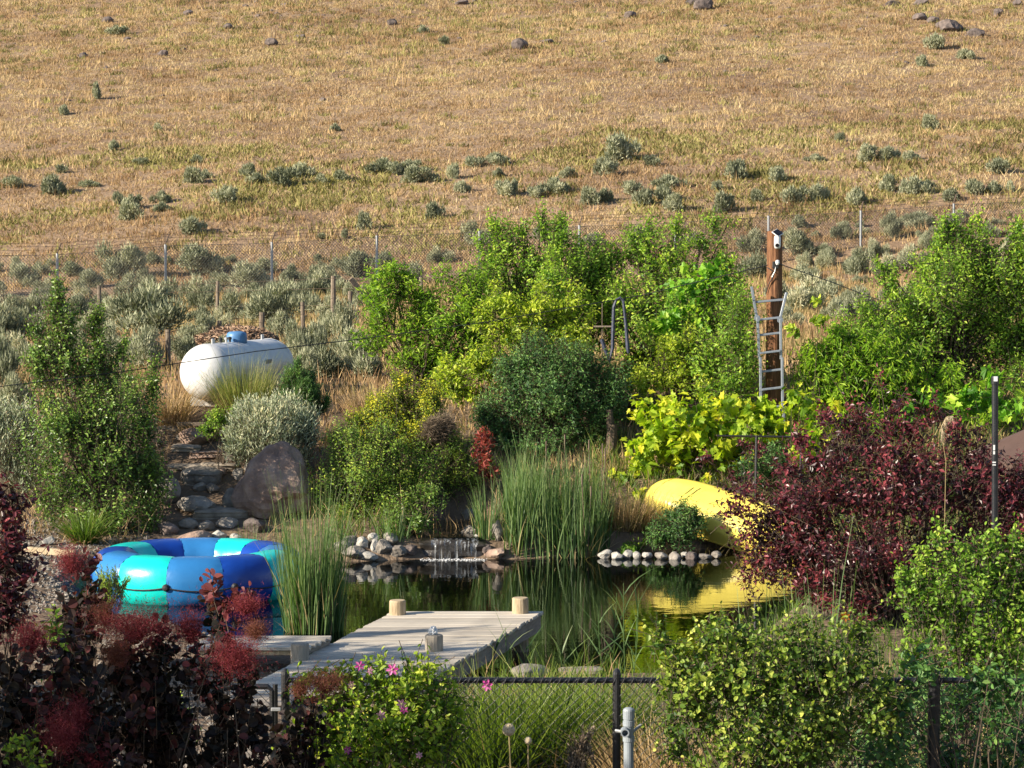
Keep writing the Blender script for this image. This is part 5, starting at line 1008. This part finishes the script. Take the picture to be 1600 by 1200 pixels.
smoke('smoke bush with a brownish plume low in the bottom left corner', 17.8, 90, [(60, 1090, 60, 60), (130, 1080, 50, 60), (30, 1150, 50, 60), (150, 1170, 60, 50), (90, 1000, 50, 36), (20, 1020, 40, 50), (110, 1040, 40, 30), (60, 1180, 80, 40), (10, 1090, 40, 60), (150, 1130, 50, 50)], [(50, 998, 34, 34), (100, 1140, 36, 44), (122, 1112, 22, 30), (150, 1185, 20, 24), (225, 790, 1, 1)][:4], 152)
smoke('upright smoke bush stem with one fluffy plume beside the left end of the ring', 19.6, 115, [(115, 930, 36, 26), (130, 960, 30, 40), (100, 980, 30, 30), (145, 900, 12, 18), (120, 1010, 30, 30), (150, 940, 14, 14)], [(112, 876, 26, 30)], 153, [(140, 870, 9, 11)])
smoke('dark smoke bush sprig with a brownish plume in front of the clematis bush', 19.8, 470, [(470, 1110, 30, 30), (455, 1150, 30, 40), (480, 1170, 40, 30), (505, 1120, 20, 14), (465, 1195, 34, 20), (430, 1170, 14, 30)], [(510, 1066, 34, 26, 'plume_brown'), (470, 1075, 16, 18, 'plume_brown')], 154)
plant('purple_leaf_plum', 'dark purple plum branches reaching in at the far left edge', 'shrub', 22.0, -10, [(15, 800, 26, 40), (10, 860, 36, 50), (25, 920, 30, 46), (-20, 900, 50, 90), (40, 880, 20, 26), (5, 960, 30, 40), (0, 765, 18, 20)], 'plum', 155, leaf=(.055, .5), cover=2.0, slen=.3, trunk_r=.03, shape='oval')
plant('leafy_sprout', 'bright green leafy sprout among the dark smoke bushes', 'sprout', 19.0, 95, [(80, 975, 14, 26), (98, 1000, 20, 20), (105, 1050, 10, 24)], 'bright', 156, leaf=(.05, .4), cover=1.3, slen=.2, trunk_r=.01)
plant('leafy_sprout', 'green sprouts low in the bottom left under the smoke bush', 'sprout', 17.5, 45, [(40, 1180, 34, 26), (20, 1160, 16, 20)], 'clematis', 157, leaf=(.04, .6), cover=1.2, slen=.2, trunk_r=.01)
plant('leafy_sprout', 'yellowish green sprout with pale leaves right of the widest smoke plume', 'sprout', 20.4, 275, [(275, 1110, 20, 26), (285, 1140, 14, 14)], 'willow', 158, leaf=(.04, .4), cover=1.4, slen=.2, trunk_r=.01)
plant('lavender_bush', 'grey green lavender like tuft at the left foot of the ring', 'plant', 33.5, 175, [(170, 920, 24, 26), (185, 905, 14, 18)], 'willow', 159, leaf=(.045, .2), cover=1.6, slen=.25, trunk_r=.01, up=1.4, angle=(15, 40))

# ------------------------------------------------------------------ black front fence, gate, pipes
def front_fence():
    d = 20.9; zt = W(0, 1063, d)[2]; xs = [(px - CX) * d / F for px in (443, 965, 1465, 1970)]
    t = empty('black_fence', (xs[1], d, tz(xs[1], d)), 'black vinyl coated chain link fence crossing the foreground', 'fence')
    for k, x in enumerate(xs):
        r = .045 if k == 2 else .03; top = W(0, 1049, d)[2]; m = MB(); tube(m, [(x, d, tz(x, d) - .1), (x, d, top - .02), (x, d, top), (x, d, top + .022)], [r, r, r * .9, r * .3], 12); m.build('post', M['blackcoat'], t)
    m = MB(); tube(m, [(x, d - .0, zt) for x in xs], .021, 10); m.build('top_rail', M['blackcoat'], t)
    for a, b in zip(xs[:-1], xs[1:]):
        chain(t, a, b, d - .024, .45, zt + .012)
    m = MB(); rg = np.random.default_rng(6)
    q = np.arange(xs[0], xs[-1], .065)
    prisms(m, np.stack([q, q * 0 + d - .026, q * 0 + zt - .028], 1), np.stack([q + .03, q * 0 + d - .026, q * 0 + zt + .03], 1), .005); m.build('wire_ties', M['blackcoat'], t, kind='stuff')
def chain(t, a, b, y, z0, z1, s=.072):
    h = z1 - z0; w = b - a; A_, B_ = [], []
    for k in np.arange(-h, w, s):
        for sg in (1, -1):
            u0, u1 = max(0, k), min(w, k + h); v0, v1 = u0 - k, u1 - k
            if sg < 0: v0, v1 = h - v0, h - v1
            A_.append((a + u0, y + sg * .002, z0 + v0)); B_.append((a + u1, y + sg * .002, z0 + v1))
    m = MB(); prisms(m, A_, B_, .0022, sides=4); m.build('wire_mesh', M['blackcoat'], t, kind='stuff')
front_fence()
def gate():
    d = 20.8; x1 = (422 - CX) * d / F; x0 = x1 - .95; zt = W(0, 1079, d)[2]; z0 = .75
    t = empty('black_gate', (x1, d, tz(x1, d)), 'black chain link garden gate left of the black post, leading to the dock', 'gate')
    m = MB(); tube(m, [(x0, d, z0), (x0, d, zt), (x0 + .03, d, zt + .03), (x1 - .03, d, zt + .03), (x1, d, zt), (x1, d, z0), (x0, d, z0)], .02, 10); m.build('gate_frame', M['blackcoat'], t)
    m = MB(); tube(m, [(x1 + .022, d + .005, z0 + .1), (x1 + .022, d + .005, W(0, 1069, d)[2])], .019, 10); m.build('latch_bar', M['blackcoat'], t)
    chain(t, x0, x1, d - .01, z0, zt + .03)
    m = MB(); box(m, (x1 + .03, d - .03, zt - .13), (.07, .03, .025), bev=.004); m.build('latch', M['galv'], t)
    x2 = x0 - .09; t2 = empty('gate_post', (x2, d, tz(x2, d)), 'black round gate post hidden among the smoke bushes', 'post')
    m = MB(); tube(m, [(x2, d, tz(x2, d) - .1), (x2, d, zt + .14), (x2, d, zt + .16)], [.03, .03, .012], 12); m.build('post_shaft', M['blackcoat'], t2)
gate()
def conduit():
    d = 20.6; x = (984 - CX) * d / F; top = W(0, 1108, d)[2]
    t = empty('conduit_pipe', (x, d, tz(x, d)), 'grey plastic conduit pipe with a capped top beside the black fence post', 'pipe')
    m = MB(); tube(m, [(x, d, tz(x, d) - .1), (x, d, top - .05)], .036, 18); m.build('pipe_shaft', M['greypvc'], t, smooth=False)
    m = MB(); lathe(m, [(.041, -.06), (.042, 0), (.038, .012), (.02, .022), (.001, .024)], (x, d, top - .01), 18); m.build('cap', M['greypvc'], t)
    zt = W(0, 1141, d)[2]
    for z in (zt + .05, zt - .06):
        m = MB(); lathe(m, [(.036, -.02), (.042, -.018), (.042, .018), (.036, .02)], (x, d, z), 18); m.build('collar', M['greypvc'], t)
    m = MB(); lathe(m, [(.03, 0), (.03, .1), (.022, .1), (.021, .02), (.001, .02)], (x - .03, d - .02, zt), 16, rotx(math.pi / 2) @ rotz(0)); m.build('side_outlet', M['greypvc'], t)
    m = MB(); tube(m, [(x - .09, d + .1, zt - .02), (x + .02, d + .045, zt - .03), (x + .09, d + .1, zt + .02)], .012, 6); m.build('clamp', M['galv'], t)
conduit()
def blackpole():
    d = 27.5; x = (1561 - CX) * d / F; g = tz(x, d); top = W(0, 590, d)[2]; x2 = (1556 - CX) * d / F
    t = empty('black_pipe', (x, d, g), 'tall slender black pipe with a cap and white printed bands at the right edge', 'pipe')
    b = np.array([x, d, g - .1]); e = np.array([x2, d, top]); u = e - b
    m = MB(); tube(m, [b, e], .03, 14); m.build('pipe_shaft', M['blackpipe'], t)
    m = MB(); tube(m, [e - [0, 0, .06], e, e + [0, 0, .012]], [.036, .036, .03], 14); m.build('cap', M['blackpipe'], t)
    m = MB(); box(m, e + [0, -.037, -.01], (.035, .004, .045)); m.build('cap_label', M['white'], t)
    zt = lambda py: W(0, py, d)[2]
    for py, w_, h_ in ((699, .016, .05), (707, .016, .03), (722, .03, .012), (726, .03, .01)):
        f = (zt(py) - b[2]) / u[2]; q = b + u * f; m = MB(); box(m, q + [-.012, -.029, 0], (w_, .006, h_)); m.build('printed_mark', M['white'], t)
blackpole()
def canopy():
    d = 38.0; c = W(1640, 700, d); R = 1.15; t = empty('patio_canopy', (c[0], d, tz(c[0], d)), 'dark brown canvas canopy showing at the right edge behind the black pipe', 'canopy')
    n = 8; a = np.arange(n) / n * 2 * math.pi + .2; up = np.array([0, 0, .38]); rim = c + np.stack([np.cos(a) * R, np.sin(a) * R, 0 * a], 1) - [0, 0, .12]
    rim2 = rim - [0, 0, .14]
    for k in range(n):
        q = (k + 1) % n; m = MB(); mid = (rim[k] + rim[q]) / 2 * .5 + (c + up) * .5 - [0, 0, .02]
        m.add([rim[k], rim[q], c + up, mid, rim2[q], rim2[k]], [np.array([[0, 1, 3], [1, 2, 3], [2, 0, 3]]), np.array([[0, 5, 4, 1]])]); m.build('canvas_panel', M['canopy'], t)
        m = MB(); tube(m, [rim[k], c + up * .9], .012, 5); m.build('rib', M['postwood'], t)
    m = MB(); tube(m, [(c[0], d, tz(c[0], d) - .1), c + up], .03, 10); m.build('mast', M['postwood'], t)
canopy()
def pampas():
    d = 33.0; g = Gd(1478, d); t = empty('grass_plume', g, 'single tan feathery grass plume arching above the plum shrub left of the black pipe', 'grass plume'); rg = np.random.default_rng(8)
    P = [g, W(1478, 720, d), W(1472, 685, d), W(1472, 664, d), W(1478, 652, d), W(1488, 650, d)]; m = MB(); tube(m, P, [.005, .004, .004, .003, .003, .002], 5); m.build('stem', M['cattail_dry'], t)
    n = 260; f = rg.uniform(0, 3, n); P3 = np.array(P[2:]); i = np.minimum(f.astype(int), 2); p = P3[i] + (P3[i + 1] - P3[i]) * (f - i)[:, None]; q = p + rg.normal(0, .02, (n, 3)) + [.015, 0, -.045]
    m = MB(); prisms(m, p, q, .0035, .001, np.clip(rg.normal(.5, .2, n), 0, 1)); m.build('plume', M['seed'], t, kind='stuff')
pampas()
def seedhead(px, py, r, d, base, label, seed):
    rg = np.random.default_rng(seed); c = W(px, py, d); g = Gd(base, d); t = empty('allium', g, label, 'seed head')
    m = MB(); tube(m, [g, (g + c) / 2 + [.02, 0, 0], c], .005, 5); m.build('stem', M['cattail_dry'], t)
    m = MB(); n = 800; u = rand_unit(rg, n); prisms(m, np.repeat(c[None], n, 0), c + u * r, .0016, .001, .5); v, f = ico(1); V = v[None] * .007 + (c + u * r * rg.uniform(.85, 1.05, (n, 1)))[:, None]
    m.add(V, (np.arange(n)[:, None, None] * len(v) + f[None]).reshape(-1, 3), .7); m.build('seed_ball', M['seed'], t)
seedhead(795, 1140, .036, 19.4, 797, 'round tan allium seed head standing in front of the black fence mesh', 81)
seedhead(825, 1157, .019, 19.4, 818, 'smaller tan allium seed head right of the big one', 82)
plant('dry_plant', 'dry reddish brown upright stalks in front of the black fence mesh', 'plant', 20.6, 905, [(905, 1170, 20, 22), (890, 1185, 14, 12), (918, 1160, 8, 16)], 'deadtwig', 83, leaf=(.03, .35), cover=2.2, slen=.2, trunk_r=.008, up=1.6, angle=(10, 35))
o = box(MB(), (0, 0, 0), (1.0, .12, .1), bev=.015).build('timber', M['logwood'], loc=tuple(G(75, 868) + [0, 0, .05])); o.rotation_euler = (0, 0, -.5); tag(o, 'pale weathered timber lying on the gravel left of the ring', 'timber')
place_rock(74, 852, 20, 14, None, 'rock_white', 'small whitish stone on the gravel behind the pale timber')
orange = empty('orange_flower', W(1320, 970, 24.5), 'single orange flower at the foot of the plum shrub right of the iris blades', 'flower')
m = MB(); tube(m, [Gd(1318, 24.5), W(1320, 968, 24.5)], .004, 4); m.build('stem', M['greengrass'], orange); flower(orange, 1320, 964, 24.45, .045, 'orange', rg)

# ================================================================== SAGEBRUSH, one object each
def sage_mesh(seed, n, L, wd, mat, nm):
    rg = np.random.default_rng(seed); K = 11; c = rand_unit(rg, K) * rg.uniform(.25, .72, (K, 1)); c[:, 2] = np.abs(c[:, 2]) * .75 + .12; c[:, 0] *= 1.1
    q = rg.integers(0, K, n); u = rand_unit(rg, n); u[:, 2] = u[:, 2] * .7 + .3; u = nrm(u); p = c[q] + u * rg.uniform(.12, .33, (n, 1)); p[:, 2] = np.maximum(p[:, 2], 0)
    dr = nrm(u + [0, 0, .9] + rg.normal(0, .35, (n, 3))); s_ = nrm(np.cross(dr, rand_unit(rg, n))) * wd; Ln = L * rg.uniform(.6, 1.4, n)[:, None]
    V = np.stack([p - s_ - dr * Ln * .3, p + s_ - dr * Ln * .3, p + dr * Ln], 1); m = MB()
    m.add(V, (np.arange(n) * 3)[:, None] + np.array([[0, 1, 2]]), np.repeat(np.clip(.42 + rg.normal(0, .16, n) + rg.normal(0, .14, K)[q], 0, 1), 3))
    prisms(m, np.zeros((K, 3)) + rg.normal(0, .04, (K, 3)) * [1, 1, 0], c, .03, .012, .0); return m.mesh(nm, M[mat])
SM = [sage_mesh(600 + k, 4200, .085, .016, 'sage', 'sagebrush_mesh') for k in range(5)]
SF = [sage_mesh(620 + k, 2200, .12, .032, 'sage', 'sagebrush_far_mesh') for k in range(5)]
HILL = [(149, 155, 20, 20), (100, 180, 22, 14), (178, 236, 20, 16), (306, 257, 22, 14), (222, 258, 30, 10), (299, 287, 38, 20), (322, 278, 18, 14), (80, 305, 48, 26), (20, 292, 42, 16), (135, 292, 32, 10), (182, 319, 24, 18), (208, 326, 32, 18), (200, 345, 42, 22), (250, 317, 26, 18), (255, 330, 26, 14), (355, 318, 44, 22), (300, 367, 42, 22), (390, 277, 28, 16), (402, 287, 32, 16), (442, 292, 46, 24), (467, 278, 42, 22), (500, 290, 26, 14), (530, 283, 30, 14), (595, 270, 44, 22), (620, 273, 28, 18), (643, 267, 40, 14), (650, 287, 52, 20), (711, 280, 22, 22), (682, 285, 20, 12), (735, 262, 28, 16), (770, 257, 42, 18), (720, 302, 28, 16), (788, 307, 36, 20), (780, 276, 20, 14), (677, 343, 32, 22), (567, 360, 24, 22), (502, 374, 20, 10), (540, 373, 16, 14), (95, 271, 20, 12),
 (967, 253, 56, 34), (942, 275, 42, 26), (890, 277, 26, 14), (862, 302, 42, 24), (835, 309, 28, 14), (805, 305, 18, 18), (918, 322, 34, 22), (947, 315, 28, 18), (985, 304, 38, 18), (1008, 322, 34, 22), (1035, 313, 40, 22), (1055, 330, 34, 20), (1048, 294, 46, 20), (1120, 299, 24, 12), (1150, 279, 38, 22), (1212, 284, 36, 18), (1132, 333, 42, 24), (1180, 317, 24, 16), (1242, 318, 46, 22), (1278, 315, 36, 22), (1338, 319, 36, 24), (1358, 253, 40, 20), (1388, 251, 40, 18), (1420, 252, 26, 14), (1272, 252, 26, 12), (1390, 299, 38, 20), (1424, 304, 44, 24), (1448, 297, 30, 14), (1485, 316, 36, 18), (1518, 304, 38, 22), (1552, 302, 32, 18), (1577, 301, 20, 14), (1560, 272, 38, 20), (1450, 203, 28, 18), (1315, 222, 20, 14), (1442, 104, 26, 16), (1462, 77, 34, 20), (1505, 92, 30, 14), (1017, 260, 26, 14), (1035, 98, 24, 12), (660, 52, 18, 12), (185, 55, 36, 12), (525, 205, 18, 12), (695, 70, 20, 12), (245, 205, 18, 10)]
MID = [(742, 386, 55, 34), (187, 437, 76, 54), (300, 432, 92, 40), (200, 464, 60, 34), (35, 448, 52, 30), (137, 450, 46, 24), (250, 482, 84, 44), (312, 486, 66, 50), (240, 524, 130, 52), (380, 457, 84, 40), (447, 507, 92, 46), (430, 482, 72, 40), (490, 462, 54, 40), (20, 532, 72, 44), (8, 604, 60, 56), (22, 640, 60, 40), (225, 552, 46, 30), (282, 562, 52, 30), (437, 530, 46, 30), (475, 548, 52, 36), (510, 464, 62, 36), (478, 490, 52, 34), (555, 434, 62, 36), (548, 467, 34, 30), (530, 532, 58, 44), (470, 545, 40, 26), (510, 590, 66, 40), (480, 596, 52, 36), (640, 442, 60, 30), (1240, 400, 56, 34), (1252, 442, 60, 30), (1180, 397, 54, 32), (1180, 436, 66, 40), (1395, 372, 46, 34), (1320, 374, 42, 24), (1440, 356, 64, 22), (1410, 424, 56, 36), (1340, 428, 62, 36), (1262, 486, 76, 40), (925, 387, 44, 22), (1300, 460, 40, 24), (1370, 400, 36, 24), (1290, 420, 40, 26), (100, 505, 60, 34), (150, 530, 50, 30), (70, 480, 60, 30), (410, 428, 50, 22), (600, 418, 46, 26), (690, 410, 40, 22), (1520, 395, 44, 26), (1580, 400, 50, 26), (1085, 388, 44, 24), (30, 575, 60, 40), (455, 440, 40, 24), (345, 448, 46, 22), (340, 560, 30, 24), (570, 480, 40, 30), (60, 430, 40, 20), (360, 500, 54, 34), (395, 470, 40, 26), (160, 480, 40, 24), (1310, 500, 46, 26), (1215, 470, 50, 34), (1500, 350, 40, 20), (1545, 372, 40, 22), (850, 376, 40, 20), (1000, 372, 36, 18)]
POSTX = [90, 259, 425, 589, 749, 905, 1055, 1200, 1344, 1489]
ORD = ['first', 'second', 'third', 'fourth', 'fifth', 'sixth', 'seventh', 'eighth', 'ninth', 'tenth', 'eleventh', 'twelfth', 'thirteenth', 'fourteenth', 'fifteenth', 'sixteenth', 'seventeenth', 'eighteenth', 'nineteenth', 'twentieth']
def sage_all():
    rg = np.random.default_rng(71); items = []
    fr = np.random.default_rng(72); tries = 0
    while len(MID) < 158 and tries < 900:
        tries += 1; lft = fr.uniform() < .7
        px, py = (fr.uniform(-20, 570), fr.uniform(412, 590)) if lft else (fr.uniform(1225, 1610), fr.uniform(352, 510))
        if lft and 255 < px < 480 and py > 535: continue
        w = (24 + 34 * (py - 350) / 200) * fr.uniform(.6, 1.25)
        if any(abs(px - q[0]) < (w + q[2]) * .33 and abs(py - q[1]) < (w + q[2]) * .16 for q in MID): continue
        MID.append((px, py, w, w * fr.uniform(.42, .68)))
    for k, (px, py, w, h) in enumerate(HILL): items.append((px, py, w, h, True))
    for k, (px, py, w, h) in enumerate(MID): items.append((px, py, w, h, False))
    rec = []
    for px, py, w, h, far in items:
        g = G(px, py)
        if far and g[1] < 95: far = False
        size = 'tiny' if w < 24 else 'small' if w < 34 else 'medium' if w < 48 else 'large' if w < 80 else 'huge'
        shape = 'upright' if h > w * .68 else 'flat' if h < w * .42 else 'rounded'
        zone = ('high on the hillside' if py < 215 else 'atop hillside shrub belt' if py < 268 else 'midway in hillside shrubs' if py < 306 else 'low in hillside shrubs') if g[1] > 100 else ('along the steel fence' if g[1] > 80 else 'before the steel fence' if g[1] > 72 else 'between old post fences' if g[1] > 60 else 'on slope behind the tank')
        pi = int(np.argmin([abs(px - q) for q in POSTX])); rec.append([px, py, w, h, far, g, size, shape, zone, pi])
    keys = {}
    for r in rec: keys.setdefault((r[6], r[7], r[8], r[9]), []).append(r)
    for key, rs in keys.items():
        rs.sort(key=lambda r: r[0])
        for q, r in enumerate(rs):
            px, py, w, h, far, g, size, shape, zone, pi = r; k = ppm(g[1])
            o = bpy.data.objects.new('sagebrush', (SF if far else SM)[int(rg.integers(0, 5))]); COL.objects.link(o)
            o.location = tuple(g - [0, 0, .03]); q_ = 1.3 if far else 1.5 if g[1] < 78 else 1.2; o.scale = (w / 2 / k * q_, w / 2 / k * q_ * rg.uniform(.85, 1.1), h / k * q_ * 1.15); o.rotation_euler = (0, 0, rg.uniform(0, 6.28))
            extra = '' if len(rs) == 1 else (', leftmost of two' if q == 0 else ', rightmost of two') if len(rs) == 2 else f', {ORD[q]} from left'
            tag(o, f'{size} {shape} sagebrush {zone} by {ORD[pi]} steel post{extra}', 'sagebrush', 'grey green sagebrush on the hillside and meadow')
sage_all()
def hill_rocks():
    R = [(1100, 16, 34, 22, 'largest dark boulder at the top edge of the hillside, right of centre'), (1082, 8, 22, 12, 'rock touching the largest top edge boulder on its left'), (812, 78, 24, 20, 'dark boulder high on the hillside near the middle of the picture'), (1487, 50, 38, 20, 'biggest rock of the cluster in the upper right of the hillside'), (1438, 32, 22, 14, 'left rock of the upper right hillside cluster'), (1460, 36, 20, 12, 'rock in the middle of the upper right hillside cluster'), (1470, 44, 14, 12, 'small rock against the biggest one of the upper right cluster'), (1527, 58, 28, 14, 'low rock right of the upper right hillside cluster'), (1560, 26, 18, 14, 'isolated rock near the top right corner of the hillside'), (1440, 8, 24, 12, 'rock at the top edge of the hillside above the upper right cluster'), (168, 36, 18, 12, 'dark rock on the upper left of the hillside'), (293, 24, 14, 10, 'small dark rock left of the top centre of the hillside'), (425, 72, 20, 14, 'dark rock in the upper hillside above the third steel post'), (612, 40, 16, 12, 'dark rock in the upper hillside above the fourth steel post'), (130, 92, 12, 12, 'tiny dark rock low in the upper left of the hillside'), (470, 60, 14, 8, 'flat tiny rock right of the dark rock above the third steel post'), (357, 45, 14, 10, 'small rock in the upper left between two dark rocks'), (984, 28, 18, 12, 'small rock left of the largest top edge boulder'), (856, 68, 24, 8, 'low flat rock right of the middle hillside boulder'), (1590, 8, 16, 10, 'rock in the very top right corner of the hillside'), (720, 8, 20, 10, 'small rock at the top edge left of the centre'), (255, 88, 14, 12, 'small reddish dark rock under the upper left rocks'), (1395, 10, 20, 10, 'low rock at the top edge right of the largest boulder')]
    for k, (px, py, w, h, lb) in enumerate(R): place_rock(px, py, w, h, None, 'basalt', lb, 'rock', 'rock', rough=.18, keep=.66)
hill_rocks()

# trees standing left of the picture beside the house: they throw the morning shade over the near garden
for k, (x, y, h, w, lb) in enumerate(((-8.0, 15.9, 5.0, 1.9, 'leafy shade tree outside the left edge nearest the house'), (-9.3, 27.0, 4.8, 1.6, 'leafy shade tree outside the left edge level with the dock'), (-8.8, 29.4, 4.0, .22, 'slender sapling outside the left edge level with the dock'))):
    rg = np.random.default_rng(300 + k); b = np.array([x, y, tz(x, y)]); t = empty('shade_tree', b, lb, 'tree')
    lm, wm = MB(), MB(); n = 5200; c = rand_unit(rg, 16) * rg.uniform(.3, .85, (16, 1)); q = rg.integers(0, 16, n); p = c[q] + rg.normal(0, .2, (n, 3)); p = p * [w, w, h * .33] + b + [0, 0, h * .66]
    leaves(lm, p, rand_unit(rg, n) - [0, 0, .2], rand_unit(rg, n) + [0, 0, .6], .13, .6, 'diamond', .18, .1, rg.uniform(.2, .8, n)); lm.build('foliage', M['apple'], t, kind='stuff')
    tube(wm, [b - [0, 0, .1], b + [.05, 0, h * .4], b + [0, .1, h * .8]], [.13, .09, .03], 8); 
    for j in range(10): tube(wm, [b + [0, 0, h * .35], b + [0, 0, h * .5] + c[j] * w * .5, b + [0, 0, h * .66] + c[j] * [w, w, h * .33]], [.05, .03, .01], 5)
    wm.build('trunk', M['bark'], t)
